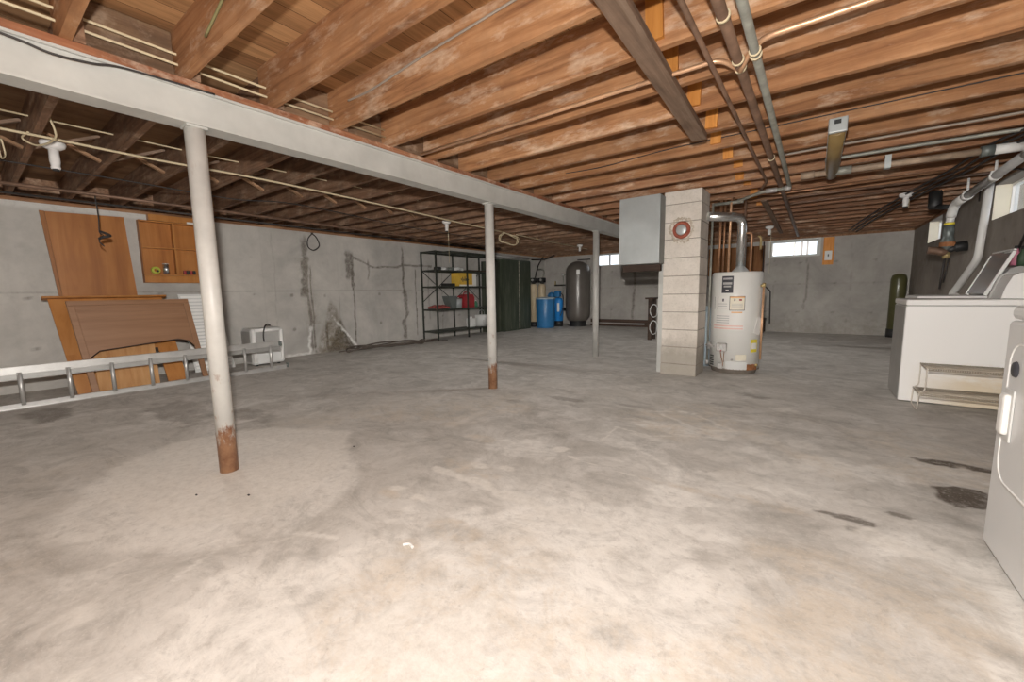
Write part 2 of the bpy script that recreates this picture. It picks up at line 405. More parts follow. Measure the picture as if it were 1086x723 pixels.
def inpoly(x, y, pts):
    c = np.zeros(x.shape, bool)
    for (a, b), (p, q) in zip(pts, pts[1:] + pts[:1]):
        if b != q: c ^= ((b > y) != (q > y)) & (x < (p - a) * (y - b) / (q - b) + a)
    return c
def grid(name, us, vs, fn, mat, to3, holes=(), extra=None, label='structure'):
    U, V = np.meshgrid(us, vs, indexing='ij'); nu, nv = U.shape
    P = to3(U, V); verts = np.stack(P, -1).reshape(-1, 3)
    faces = []
    for i in range(nu - 1):
        uc = (us[i] + us[i + 1]) / 2
        for j in range(nv - 1):
            vc = (vs[j] + vs[j + 1]) / 2
            if any(a < uc < b and c < vc < d for a, b, c, d in holes): continue
            faces.append((i * nv + j, (i + 1) * nv + j, (i + 1) * nv + j + 1, i * nv + j + 1))
    me = bpy.data.meshes.new(name)
    vlist = [tuple(p) for p in verts.tolist()]; n0 = len(vlist)
    if extra:
        for q in extra: 
            k = len(vlist); vlist += q; faces.append((k, k + 1, k + 2, k + 3))
    me.from_pydata(vlist, [], faces)
    out = fn(U, V); R, Gc, B = out[:3]; col = np.zeros((len(vlist), 4), np.float32); col[:, 3] = 1
    col[:n0, 0] = R.ravel(); col[:n0, 1] = Gc.ravel(); col[:n0, 2] = B.ravel()
    if len(out) > 3: col[:n0, 3] = 1 - out[3].ravel()
    a = me.color_attributes.new('stain', 'FLOAT_COLOR', 'POINT'); a.data.foreach_set('color', col.ravel())
    me.materials.append(mat)
    o = bpy.data.objects.new(name, me); C.objects.link(o); o['kind'] = 'structure'; return o
def lin(a, b, step): return list(np.linspace(a, b, max(2, int(round((b - a) / step)) + 1)))

# ---------------------------------------------------------------- room shell
def floor_fn(x, y):
    n = fbm(x * 2, y * 2, 5, 3); n2 = fbm(x * 9, y * 9, 4, 9)
    d = np.hypot((x + .6) * .75, y - .4)
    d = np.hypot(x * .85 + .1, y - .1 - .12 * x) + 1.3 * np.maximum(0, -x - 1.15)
    pale = np.maximum(ss(2.0 + (n - .5) * 3.0 + (n2 - .5) * .8 - d, 0, .6) * .95, ss(3.0 + (n - .5) * 3.5 - d, 0, 1.2) * .35)  # pale zone centred on the camera, put into the floor colour
    # sandy patch round the nearest post
    sp = np.hypot((x + 2.5) * .85, (y - .95) * 1.15 - .1 * x) + (n - .5) * .35
    pale = np.maximum(pale, ss(.72 - sp, 0, .12) * .75)
    # the pale smears in the middle
    for px, py, rx, ry in ((-1.0, 2.4, .22, .12), (-1.45, 2.0, .28, .16), (-.75, 2.9, .35, .12), (-.35, 2.2, .5, .12), (.1, 2.75, .5, .15)):
        e = ((x - px) / rx) ** 2 + ((y - py) / ry) ** 2 + (n2 - .5) * 2.2
        pale = np.maximum(pale, ss(1.2 - e, 0, .8) * .7)
    for pts, w in (([(-1.12, 2.45), (-.86, 2.42), (-.62, 2.28)], .012), ([(-2.15, .62), (-1.95, .72), (-1.7, .7), (-1.5, .8)], .012),
                   ([(-1.75, .35), (-1.82, .5), (-1.95, .55), (-2.05, .66), (-2.2, .9)], .010), ([(-1.2, .95), (-.9, 1.15), (-.6, 1.2), (-.35, 1.1)], .010),
                   ([(-.9, 3.2), (-.62, 3.0), (-.4, 3.1), (-.75, 3.4), (-.98, 3.25)], .014)):
        dd = dseg(x + (n2 - .5) * .10, y + (n - .5) * .12, pts)
        pale = np.maximum(pale, ss(w * 1.6 - dd, 0, w) * .8)
    dark = np.zeros_like(x)
    for px, py, rx, ry, st in ((.63, 3.12, .17, .05, 1), (.61, 2.66, .13, .11, 1), (.15, 2.14, .09, .028, .8), (.20, 2.05, .05, .02, .6), (.34, 2.29, .04, .02, .7),
                               (-4.35, 1.0, .5, .12, .35), (-3.7, 1.35, .3, .1, .35), (-5.2, .35, .3, .12, .5), (-1.75, 3.2, .16, .05, .4), (-.35, 4.2, .10, .04, .5),
                               (-1.28, .95, .05, .03, .0), (-.55, 3.75, .1, .05, .35)):
        e = ((x - px) / rx) ** 2 + ((y - py) / ry) ** 2 + (n2 - .5) * 2.6
        dark = np.maximum(dark, ss(1.3 - e, 0, .35) * st)
    tan = ss(fbm(x * 1.3, y * 1.3, 4, 21), .46, .62) * ss(3.6 - np.hypot(x + .3, y - .7), 0, 1.2)
    for px, py, rx, ry in ((.18, 1.05, .3, .5), (-1.75, 2.0, .12, .07), (-1.5, 1.6, .2, .1), (.1, 1.7, .3, .15), (-1.2, .75, .05, .03)):
        e = ((x - px) / rx) ** 2 + ((y - py) / ry) ** 2 + (n2 - .5) * 1.2
        tan = np.maximum(tan, ss(1.2 - e, 0, .7)); pale = pale * (1 - .45 * ss(1.2 - e, 0, .7))
    # explicit chalky marks: sandy spread, dabs, taped outline, cracks
    sand = np.zeros_like(x); xx = x + (n - .5) * .10; yy = y + (n2 - .5) * .06
    P = [(-3.2, .40), (-3.45, .78), (-3.25, 1.30), (-2.62, 1.60), (-2.2, 1.30), (-2.0, .95), (-1.93, .62), (-2.2, .42), (-2.7, .34)]
    sd = dseg(xx, yy, P + P[:1]) * np.where(inpoly(xx, yy, P), 1, -1); sand = np.maximum(sand, ss(sd, -.012, .04) * .72)
    blob = ss(.05 + (n2 - .5) * .07 - np.hypot(x + 1.22, (y - 2.13) * .8), 0, .02)
    sand = np.maximum(sand, blob * .9)
    for pts, w, st in (([(-1.12, 2.06), (-1.0, 2.035), (-.75, 2.02)], .010, .8), ([(-.75, 2.02), (-.58, 2.045), (-.3, 2.1)], .014, .5),
                   ([(-1.07, 2.43), (-1.09, 2.72), (-.84, 2.67), (-.69, 2.77)], .010, .75), ([(-.69, 2.77), (-.62, 2.61), (-.71, 2.44), (-.89, 2.39), (-1.07, 2.43)], .008, .3),
                   ([(-2.55, .62), (-2.3, .50), (-2.147, .343), (-2.016, .238), (-1.92, .142), (-1.795, .122), (-1.687, .132), (-1.607, .09), (-1.46, .05)], .006, .7),
                   ([(-2.147, .343), (-1.9, .42), (-1.7, .62), (-1.6, .78)], .004, .55), ([(-1.38, .894), (-1.193, 1.0), (-.858, 1.116), (-.5, 1.12)], .006, .35), ([(-1.2, 2.6), (-1.6, 2.2)], .006, .3), ([(-1.9, 2.3), (-1.7, 1.9)], .008, .3)):
        sand = np.maximum(sand, ss(w + (n2 - .5) * w * 2.4 - dseg(x + (n2 - .5) * .05, y + (n - .5) * .05, pts), 0, w * .6) * st)
    sand = np.maximum(sand, ss(.05 - np.abs(dseg(x + (n2 - .5) * .1, y, [(-.95, 2.66), (-.75, 2.62)])), 0, .04) * .6)
    for px, py, rx, ry, st in ((-1.56, 1.22, .12, .05, .9), (-1.60, 1.50, .12, .05, .8), (-1.38, 1.50, .14, .05, .9), (-1.03, 1.48, .16, .05, .7), (-.75, 1.48, .2, .07, .6), (-1.50, 1.66, .07, .04, .8), (-1.33, 1.72, .05, .03, .7),
                           (-.17, 3.85, .08, .05, .55), (-.22, 2.55, .38, .12, .45), (.30, 2.02, .11, .07, .75), (-.2, 3.0, .5, .09, .4), (-.8, .70, .2, .16, 1.), (-.2, 2.3, .3, .1, .4)):
        e = ((x - px) / rx) ** 2 + ((y - py) / ry) ** 2 + (n2 - .5) * 3.4 + (n - .5) * 2
        sand = np.maximum(sand, ss(1.1 - e, 0, .5) * st)
    for px, py, rx, ry, st in ((-1.76, .0, .12, .06, .55), (-2.14, 2.89, .10, .06, .45), (-.48, 4.28, .10, .035, .7), (-4.45, 1.15, .55, .09, .6), (-5.29, .47, .2, .07, .7), (-1.5, 2.35, .3, .08, .3), (-1.2, 3.3, .25, .04, .5), (-.35, 3.2, .3, .08, .3), (.1, 3.7, .4, .1, .3), (.45, 2.35, .15, .07, .35)):
        e = ((x - px) / rx) ** 2 + ((y - py) / ry) ** 2 + (n2 - .5) * 3.2
        dark = np.maximum(dark, ss(1.2 - e, 0, .9) * st * .55)
    for px, py, rx, ry in ((-1.64, 1.17, .08, .05), (-1.15, 1.12, .12, .09), (-.1, 2.09, .14, .05), (-.45, 2.03, .2, .03), (.37, 1.70, .16, .22), (.18, 1.5, .3, .3), (-1.22, .93, .06, .05)):
        e = ((x - px) / rx) ** 2 + ((y - py) / ry) ** 2 + (n2 - .5) * 1.6
        tan = np.maximum(tan, ss(1.2 - e, 0, .8)); pale = pale * (1 - .4 * ss(1.2 - e, 0, .8))
    return pale, dark, tan, sand
us = lin(XL - .1, -2.7, .05) + lin(-2.7, 1.0, .014)[1:] + lin(1.0, XR + .1, .05)[1:]
vs = lin(YF, .3, .06) + lin(.3, 3.3, .014)[1:] + lin(3.3, YB + .1, .05)[1:]
grid('floor', us, vs, floor_fn, M['floor'], lambda u, v: (u, v, np.zeros_like(u)))

def left_fn(y, z):
    n = fbm(y * 4, z * 4, 4, 5); n2 = fbm(y * 14, z * 14, 4, 8)
    dark = np.zeros_like(y); white = np.zeros_like(y); ol = np.zeros_like(y)
    def streak(yc, w, z0, z1, st, wob=.05, lean=0.):
        c = yc + (vnoise(z * 5, z * 0 + yc * 3, 2) - .5) * wob + lean * (z - z0)
        return ss(w * (1 + (n2 - .5) * 1.2) - np.abs(y - c), 0, w * .6) * ss(z, z0 - .02, z0 + .05) * ss(z1 + (n - .5) * .1 - z, 0, .12) * st
    for a in ((3.47, .022, .05, 2.0, .55, .04, -.01), (3.42, .05, .95, 1.95, .6, .08), (3.52, .012, .0, 1.5, .7, .03), (3.75, .022, .0, .55, .75, .03), (4.28, .013, .1, 1.75, .75, .05), (4.22, .05, 1.25, 1.8, .6, .05), (4.30, .03, 1.1, 1.78, .7, .04),
              (4.62, .018, 1.25, 1.68, .5), (5.42, .028, .9, 1.95, .75, .07), (5.44, .045, .05, 1.1, .6, .12), (5.74, .012, .1, 1.55, .8, .02), (4.0, .008, .3, 1.1, .25), (2.95, .008, .0, 2.0, .18), (6.5, .01, 0, 1.9, .3), (6.1, .02, .4, 1.6, .3)):
        a = (a[0], a[1] * 1.35, a[2], a[3], min(1, a[4] * 1.2), *a[5:]); dark = np.maximum(dark, streak(*a))
    hs = 1.66 - .16 * ss(y, 4.25, 4.75) + .06 * ss(y, 5.0, 5.6)
    dark = np.maximum(dark, ss(.028 * (1 + (n2 - .5)) - np.abs(z - hs - (n - .5) * .05), 0, .02) * (y > 4.25) * (y < 6.2) * .75)
    seam = ss(.010 - np.abs(z - 1.06 - (n - .5) * .02), 0, .006) * .35; dark = np.maximum(dark, seam)
    for k in range(14):
        dark = np.maximum(dark, ss(.007 - np.abs(y - (.35 + .61 * k)), 0, .005) * .08)
    for k in range(26):
        yy = .05 + .305 * k * 1.31 % 7.2; 
        for zz in (1.0, 1.55, .45):
            r = .022 * (1 + (hash((k, zz)) % 7) / 9); dark = np.maximum(dark, ss(r - np.hypot(y - (.45 + .61 * k * .9), z - zz - .03 * math.sin(k * 7)), 0, .015) * (.55 if (k * 3 + int(zz * 10)) % 3 else .1))
    # the damp cone with its white bloom
    zc = z; half = .36 * np.clip(1 - zc / .95, 0, 1) ** .8
    inside = ss(half + .12 * (n - .5) - np.abs(y - (3.84 + .0 * z)), 0, .10)
    ol = np.maximum(ol, inside * .95)
    ol = np.maximum(ol, ss(.22 - np.abs(y - 3.42 - .25 * (1.5 - z) * .5), 0, .25) * (z > .5) * (z < 1.6) * .45)
    dk2 = ss(.30 * np.clip(1 - z / .62, 0, 1) + .08 * (n - .5) - np.abs(y - 4.0), 0, .06); dark = np.maximum(dark, dk2 * .95)
    white = np.maximum(white, ss(.030 + .02 * (n2 - .5) - dseg(y + (n2 - .5) * .05, z, [(3.86, .62), (4.02, .40), (4.16, .22), (4.28, .06)]), 0, .02))
    white = np.maximum(white, ss(.035 - dseg(y + (n2 - .5) * .06, z, [(3.47, .45), (3.42, .2), (3.42, .04)]), 0, .03) * .9)
    white = np.maximum(white, ss(.03 - dseg(y, z + (n2 - .5) * .04, [(3.42, .02), (3.05, .02)]), 0, .03) * .8)
    # chalky pale stretch behind the boards and along the top
    white = np.maximum(white, ss(z, 1.93, 1.97) * ss(2.2 - y, 0, .3) * .45)
    return white, dark, ol
us = lin(YF, 2.2, .05) + lin(2.2, 6.6, .016)[1:] + lin(6.6, YB, .06)[1:]
vs = lin(0, 2.01, .017)
grid('wall_left', us, vs, left_fn, M['wall'], lambda u, v: (np.full_like(u, XL), u, v))

WB = [(-5.13, -4.27, 1.67, 2.0), (-.86, -.01, 1.655, 1.985)]      # back wall windows
WR = [(8.73, 9.58, 1.66, 2.0), (5.65, 6.5, 1.635, 1.985)]          # right wall windows
def lines(a, b, step, cuts):
    ks = sorted([a, b] + [c for c in cuts if a < c < b]); out = [a]
    for p, q in zip(ks[:-1], ks[1:]): out += lin(p, q, step)[1:]
    return out
def back_fn(x, z):
    n2 = fbm(x * 14, z * 14, 4, 8); dark = np.zeros_like(x)
    for xc, z0, z1, w, st in ((-3.95, .2, 1.6, .05, .75), (-.18, .5, 1.6, .025, .6), (-5.35, 0, 2, .012, .5), (.55, 0, 1.9, .012, .25), (-3.0, .2, 1.6, .02, .4), (-.75, .6, 1.6, .01, .3), (-4.6, .2, 1.5, .01, .25)):
        c = xc + (vnoise(z * 5, z * 0 + xc, 2) - .5) * .08
        dark = np.maximum(dark, ss(w * (1 + (n2 - .5)) - np.abs(x - c), 0, w) * (z > z0) * (z < z1) * st)
    for k in range(14):
        for zz in (.45, 1.05, 1.5): dark = np.maximum(dark, ss(.035 - np.hypot(x - (-6.4 + .61 * k), z - zz), 0, .02) * .5)
    dark = np.maximum(dark, ss(.012 - np.abs(z - 1.06), 0, .01) * .2)
    low = ss(.45 - z + (n2 - .5) * .4, 0, .3) * .35 * (x > -1)
    return low * 0, dark, low
ex = []
for a, b, c, d in WB:
    y0, y1 = YB, YB + .22
    ex += [[(a, y0, c), (b, y0, c), (b, y1, c), (a, y1, c)], [(a, y0, d), (a, y1, d), (b, y1, d), (b, y0, d)], [(a, y0, c), (a, y1, c), (a, y1, d), (a, y0, d)], [(b, y0, c), (b, y0, d), (b, y1, d), (b, y1, c)]]
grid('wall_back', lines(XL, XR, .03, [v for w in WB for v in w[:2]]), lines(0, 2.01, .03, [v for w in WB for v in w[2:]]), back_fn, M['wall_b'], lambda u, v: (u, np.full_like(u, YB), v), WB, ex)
def right_fn(y, z):
    n2 = fbm(y * 14, z * 14, 4, 8); dark = np.zeros_like(y)
    for k in range(16):
        for zz in (.45, 1.05, 1.4): dark = np.maximum(dark, ss(.03 - np.hypot(y - (3 + .61 * k), z - zz), 0, .02) * .4)
    dark = np.maximum(dark, ss(.012 - np.abs(z - 1.06), 0, .01) * .25)
    return dark * 0, dark, ss(fbm(y * 3, z * 3, 4, 2), .45, .7) * .35
ex = []
for a, b, c, d in WR:
    x0, x1 = XR, XR + .22
    ex += [[(x0, a, c), (x0, b, c), (x1, b, c), (x1, a, c)], [(x0, a, d), (x1, a, d), (x1, b, d), (x0, b, d)], [(x0, a, c), (x1, a, c), (x1, a, d), (x0, a, d)], [(x0, b, c), (x0, b, d), (x1, b, d), (x1, b, c)]]
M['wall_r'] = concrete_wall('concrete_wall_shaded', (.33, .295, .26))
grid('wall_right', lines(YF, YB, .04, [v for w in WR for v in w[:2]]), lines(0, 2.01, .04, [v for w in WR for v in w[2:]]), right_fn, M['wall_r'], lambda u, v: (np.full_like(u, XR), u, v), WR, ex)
z3 = lambda u, v: (u * 0, u * 0, u * 0)
grid('wall_front', [XL, XR], [0, 2.285], z3, M['wall'], lambda u, v: (u, np.full_like(u, YF), v))
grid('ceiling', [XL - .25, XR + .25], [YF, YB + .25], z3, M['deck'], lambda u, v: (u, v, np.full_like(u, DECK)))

def struct(name, mb, mat, parent=None):
    o = mb.build(name, mat, parent)
    if parent is None: o['kind'] = 'structure'
    return o
struct('trim_1', MB().box(XL - .14, XL + .012, YF, YB + .1, 2.01, ZJ), M['sill_wood'])
struct('trim_2', MB().box(XR - .01, XR + .14, YF, YB + .1, 2.01, ZJ), M['sill_wood'])
struct('trim_3', MB().box(XL + .012, XR - .01, YB - .012, YB + .14, 2.01, ZJ), M['sill_wood'])
struct('trim_4', MB().box(XL - .19, XL - .14, YF, YB + .2, ZJ, DECK), M['joist_dull'])
struct('trim_5', MB().box(XR + .14, XR + .19, YF, YB + .2, ZJ, DECK), M['joist_dull'])
struct('trim_6', MB().box(XL - .14, XR + .14, YB + .14, YB + .18, ZJ, DECK), M['joist_dull'])

def window(i, wall, a, b, c, d):
    t = bpy.data.objects.new('window_%d' % i, None); C.objects.link(t); t['kind'] = 'structure'
    def B(mb, u0, u1, z0, z1, w0, w1):
        return mb.box(u0, u1, YB + w0, YB + w1, z0, z1) if wall == 'B' else mb.box(XR + w0, XR + w1, u0, u1, z0, z1)
    t.location = ((a + b) / 2, YB, c) if wall == 'B' else (XR, (a + b) / 2, c)
    f = MB(); e = .028; w0, w1 = .11, .16; m = (a + b) / 2
    B(f, a, b, c, c + e, w0, w1); B(f, a, b, d - e, d, w0, w1); B(f, a, a + e, c + e, d - e, w0, w1); B(f, b - e, b, c + e, d - e, w0, w1)
    f.build('window_frame', M['steel_grey'] if wall == 'B' else M['white_trim'], t)
    g = MB(); B(g, m - .012, m + .012, c + e, d - e, w0, w1)
    for q in (a + e, m + .012): B(g, q, q + .012, c + e, d - e, w0 + .01, w1 - .01)
    g.build('window_mullion', M['alum'], t)
    g = MB(); B(g, a + e, b - e, c + e, d - e, w0 + .02, w0 + .026); g.build('window_pane', M['glass'], t)
for i, w in enumerate(WB): window(i + 1, 'B', *w)
for i, w in enumerate(WR): window(i + 3, 'R', *w)
# jamb of the big right hand window, painted
for k, (a, b, c, d) in enumerate(WR):
    struct('trim_%d' % (7 + k), MB().box(XR - .004, XR + .11, b - .012, b - .001, c + .002, d - .002), M['label_cream'])
struct('trim_9', MB().box(-.90, .03, YB - .018, YB + .11, 1.986, 2.01).box(-.90, -.862, YB - .018, YB - .001, 1.64, 1.986).box(-.01, .03, YB - .018, YB - .001, 1.64, 1.986).box(-.862, -.01, YB - .018, YB - .001, 1.636, 1.654), M['steel_grey'])
mbw = MB().box(-.36, -.31, YB + 1.6, YB + 1.66, 1.5, 3).box(-.24, -.20, YB + 1.6, YB + 1.66, 1.5, 3).box(-1.3, -.56, YB + 1.6, YB + 1.66, 2.10, 2.14)
tag(mbw.build('porch_railing', simple('porch_white', (.70, .62, .56), .6)), 'brownish white railing posts outside the small window in the back wall', 'railing')

# ---------------------------------------------------------------- joists
ks = [k for k in range(-4, 23) if Y0 + k * S < YB + .03]
NJ = len(ks)
for k in ks:
    ye = Y0 + k * S; i = len(ks) - 1 - ks.index(k)
    sag = rng.uniform(-.003, .003)
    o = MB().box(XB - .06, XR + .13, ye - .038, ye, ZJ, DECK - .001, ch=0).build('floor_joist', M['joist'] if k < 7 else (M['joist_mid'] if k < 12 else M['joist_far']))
    tag(o, 'orange-brown floor joist right of the grey steel beam, %s from the back wall' % ORD[i], 'joist', 'floor joists right of the steel beam')
for k in ks:
    ye = Y0 + k * S + .0405; i = len(ks) - 1 - ks.index(k)
    if ye > YB + .09: continue
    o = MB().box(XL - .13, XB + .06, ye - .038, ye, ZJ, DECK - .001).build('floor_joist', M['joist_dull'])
    tag(o, 'dull brown floor joist left of the grey steel beam, %s from the back wall' % ORD[i], 'joist', 'floor joists left of the steel beam')
# rough blocks between joist ends over the beam
for k in range(-3, 12):
    ye = Y0 + k * S
    if k in (-2, 4, 7): continue
    o = MB().box(XB - .055, XB - .02, ye + .045, ye + S - .043, ZJ + .001, DECK - .01).build('joist_blocking', M['block_wood'])
    tag(o, 'brown blocking over the steel beam, %s joist gap from the back wall' % ORD[22 - k - 1], 'blocking', 'blocking boards over the steel beam')

# bridging boards left on the joist faces
for k in range(1, 13):
    yf = Y0 + k * S - .038; x = -.70 + .025 * math.sin(k * 2.1)
    z0 = 2.075 + .012 * math.sin(k * 3); T = Matrix.Translation((x, yf, z0)) @ Matrix.Rotation(.05 * math.sin(k * 5), 4, 'Y')
    o = MB().box(-.0, .075, -.022, -.0003, 0, .185, T=T).build('bridging_board', M['orange_wood'])
    tag(o, 'short orange bridging board on a right side joist, %s away from the camera' % ORD[k - 1], 'bridging', 'bridging boards on the right side joists')
for k in range(-4, 14):
    ya = Y0 + k * S + .0405; yb = ya + S - .038
    for j, (za, zb, dx) in enumerate(((2.26, 2.08, 0), (2.08, 2.26, .06))):
        x = -4.72 + dx; a = Vector((x, ya + .0, za)); b = Vector((x, yb - .0, zb)); d = (b - a); L = d.length
        T = Matrix.Translation(a) @ d.to_track_quat('Y', 'Z').to_matrix().to_4x4()
        o = MB().box(-.02, .02, 0.0, L, -.01, .01, T=T).build('cross_bridging', M['grey_wood'] if j else M['stick'])
        tag(o, '%s cross bridging stick left of the beam, %s joist gap from the camera' % (('rising', 'falling')[1 - j], ORD[k + 4]), 'bridging', 'cross bridging sticks left of the beam')

# ---------------------------------------------------------------- steel beam, plate, posts
b = MB(); w = .06; zb, zt = 1.84, 2.012
b.box(XB - w, XB + w, YF + .02, YB - .002, zb, zb + .012).box(XB - w, XB + w, YF + .02, YB - .002, zt - .012, zt).box(XB + w - .028, XB + w - .016, YF + .02, YB - .002, zb + .012, zt - .012).box(XB - w + .016, XB - w + .028, YF + .02, YB - .002, zb + .012, zt - .012)
tag(b.build('steel_beam', M['steel_grey']), 'long grey painted steel beam running the length of the basement on posts', 'beam')
tag(MB().box(XB - .05, XB + .052, YF + .02, YB - .02, zt + .001, ZJ - .001).build('beam_plate', M['plate_wood']), 'reddish brown wood plate lying on top of the grey steel beam', 'plate')
M['post_plain'] = simple('grey_post_paint', (.46, .45, .42), .5, 0, .12, 6)
for i, (yy, lab) in enumerate(((.815, 'grey steel post with rusty foot nearest the camera, before the ladder'), (3.18, 'grey steel post with rusty foot, second from the camera, before the dark shelving'), (5.62, 'thin looking grey steel post farthest back, before the back wall window'))):
    t = thing('steel_post', lab, 'post', (XB + .005, yy, 0), 'steel posts under the beam')
    MB().lathe((XB + .005, yy, .0), [(0, 0), (.0455, 0), (.0455, 1.828), (0, 1.828)], 28).build('post_shaft', M['post'] if i < 2 else M['post_plain'], t)
    MB().box(XB - .04, XB + .05, yy - .046, yy + .046, 1.8285, 1.8395).build('cap_plate', M['steel_grey'], t)

# plank under the joists
T = Matrix.Translation((-.635, 1.0, 2.010)) @ Matrix.Rotation(.036, 4, 'Z')
tag(MB().box(-.05, .045, -.6, 2.22, 0, .0385, T=T).build('wood_plank', M['grey_wood']), 'long weathered grey wood plank nailed under the joists ahead', 'plank')
T = Matrix.Translation((-.51, 5.6, 2.028)) @ Matrix.Rotation(0.01, 4, 'Z')
tag(MB().box(-.09, -.03, .4, 4.1, 0, .021, T=T).build('wood_strip', M['grey_wood']), 'thin dark wood strip running under the joists behind the chimney', 'strip')

# ---------------------------------------------------------------- pipes under the ceiling
def pipe(name, label, pts, r, mat, cat='pipe', rad=.05, n=10, group=None, parts=()):
    o = MB().tube(rounded(pts, rad) if len(pts) > 2 and rad else pts, r, n)
    if parts:
        t = thing(name, label, cat, tuple(pts[0]), group); o.build('pipe_run', mat, t)
        for pn, pm, mm in parts: pm.build(pn, mm, t)
        return t
    return tag(o.build(name, mat), label, cat, group)
def ring(p, d, r, w=.012, n=14):
    p = Vector(p); d = Vector(d).normalized(); return MB().tube([p - d * w, p + d * w], r, n)
pipe('copper_pipe', 'thin brown copper pipe under the joists, leftmost of three parallel pipes', [(-.46, .2, 2.022), (-.452, 4.9, 2.022), (-.50, 5.02, 2.0), (-.52, 5.1, 1.985)], .011, M['copper_old'])
pipe('copper_pipe', 'thick brown copper pipe under the joists, middle of three parallel pipes', [(-.345, .2, 2.01), (-.352, 10.2, 2.01)], .021, M['copper_old'], rad=0,
     parts=[('pipe_strap', ring((-.345, 1.86, 2.01), (0, 1, 0), .026, .006), M['cream_wire']), ('pipe_strap', ring((-.346, 2.24, 2.01), (0, 1, 0), .026, .006), M['cream_wire']), ('pipe_strap', ring((-.346, 2.32, 2.01), (0, 1, 0), .026, .006), M['cream_wire']), ('pipe_strap', ring((-.348, 4.0, 2.01), (0, 1, 0), .026, .006), M['cream_wire'])])
pipe('steel_pipe', 'grey steel pipe under the joists, rightmost of three parallel pipes', [(-.275, .2, 2.01), (-.275, 5.17, 2.005), (-.275, 5.17, 1.98)], .018, M['iron'], rad=.04,
     parts=[('pipe_strap', ring((-.275, 2.2, 2.01), (0, 1, 0), .025, .006), M['cream_wire']), ('pipe_strap', ring((-.275, 2.24, 2.01), (0, 1, 0), .025, .006), M['cream_wire']), ('pipe_coupling', ring((-.275, .8, 2.01), (0, 1, 0), .024, .03), M['iron'])])
pipe('copper_pipe', 'light copper pipe running right beneath the joists from the grey steel pipe', [(-.345, 2.30, 1.985), (-.30, 2.24, 2.03), (-.24, 2.165, 2.035), (.16, 2.165, 2.04), (1.3, 2.165, 2.04)], .0125, M['copper_bright'], rad=.05)
pipe('copper_pipe', 'light copper pipe running left beneath the joists from the thick pipe', [(-.345, 2.33, 2.0), (-.42, 2.235, 2.036), (-1.1, 2.235, 2.037), (-2.5, 2.235, 2.037)], .011, M['copper_bright'], rad=.05)
pipe('gas_pipe', 'grey iron pipe crossing above the water heater from the grey steel pipe to the chimney', [(-.27, 5.15, 1.985), (-.52, 5.15, 1.975), (-.70, 5.30, 1.96), (-.76, 5.40, 1.955), (-1.02, 5.40, 1.955)], .017, M['iron'], rad=.04,
     parts=[('union_fitting', ring((-.43, 5.15, 1.98), (1, 0, 0), .024, .05), M['gas_grey']), ('union_fitting', ring((-.29, 5.15, 1.984), (1, 0, 0), .026, .025), M['gas_grey']), ('union_fitting', ring((-.74, 5.375, 1.955), (1, 0, 0), .026, .03), M['iron'])])
pipe('copper_pipe', 'copper pipe crossing under the joists over the water heater, behind the grey iron pipe', [(-1.0, 5.52, 2.03), (-.83, 5.52, 2.02), (-.5, 5.5, 2.02), (-.42, 5.6, 2.02), (.95, 5.6, 2.03)], .011, M['copper'], rad=.05)
for i, (ya, xe) in enumerate(((6.0, 1.3), (6.42, 1.35))):
    pipe('copper_pipe', 'copper branch pipe running right from the middle pipe, %s of two behind the heater' % ('nearer', 'farther')[i], [(-.35, ya - .12, 2.0), (-.31, ya - .02, 2.03), (-.20, ya, 2.035), (xe, ya, 2.035)], .011, M['copper_old'], rad=.05)
# drain
dp = [(-.16, 4.72, 1.985), (.95, 4.735, 1.972)]
pipe('drain_pipe', 'thick brown drain pipe hung crosswise under the joists at the right', dp, .026, M['rust_pipe'], rad=0,
     parts=[('pipe_coupling', ring((.13, 4.72, 1.982), (1, 0, 0), .034, .06), M['iron']), ('pipe_coupling', ring((-.12, 4.72, 1.985), (1, 0, 0), .032, .05), M['rust_pipe']), ('pipe_strap', MB().box(.40, .44, 4.69, 4.76, 1.945, 2.05), M['galv']), ('rubber_coupling', ring((.98, 4.735, 1.972), (1, 0, 0), .040, .035), M['grey_bin'])])
def pv(pts, r=.030, n=14): return MB().tube(pts, r, n)
t = thing('discharge_pipe', 'white and grey plastic sump pipe sloping down from the ceiling at the right', 'pipe', (1.15, 6.6, 1.4))
pv([(1.0, 4.735, 1.972), (1.17, 4.75, 1.972)], .036).build('pipe_run', M['pvc'], t)
pv(rounded([(1.17, 4.75, 1.972), (1.24, 4.78, 1.972), (1.235, 4.95, 1.955)], .05), .040).build('pipe_elbow', M['pvc'], t)
pv([(1.235, 4.93, 1.955), (1.19, 6.30, 1.875)], .036).build('pipe_run', M['pvc_grey'], t)
for y, r in ((5.55, .043), (6.26, .045)):
    fr = (y - 4.93) / 1.37; p = (1.235 - .045 * fr, y, 1.955 - .08 * fr); ring(p, (-.03, 1, -.06), r, .035).build('pipe_coupling', M['pvc'], t)
    MB().tube([(p[0], p[1], p[2] + .03), (p[0], p[1], ZJ)], .010, 8).box(p[0] - .03, p[0] + .03, p[1] - .02, p[1] + .02, p[2] + .02, p[2] + .045).build('pipe_hanger', M['pvc'], t)
pv(rounded([(1.19, 6.30, 1.875), (1.175, 6.56, 1.86), (1.165, 6.62, 1.80), (1.16, 6.65, 1.72)], .07), .043).build('pipe_elbow', M['pvc'], t)
pv([(1.16, 6.65, 1.74), (1.155, 6.66, 1.655)], .036).build('pipe_run', M['pvc'], t)
ring((1.155, 6.66, 1.65), (0, 0, 1), .044, .012).build('clamp_band', M['yellow'], t)
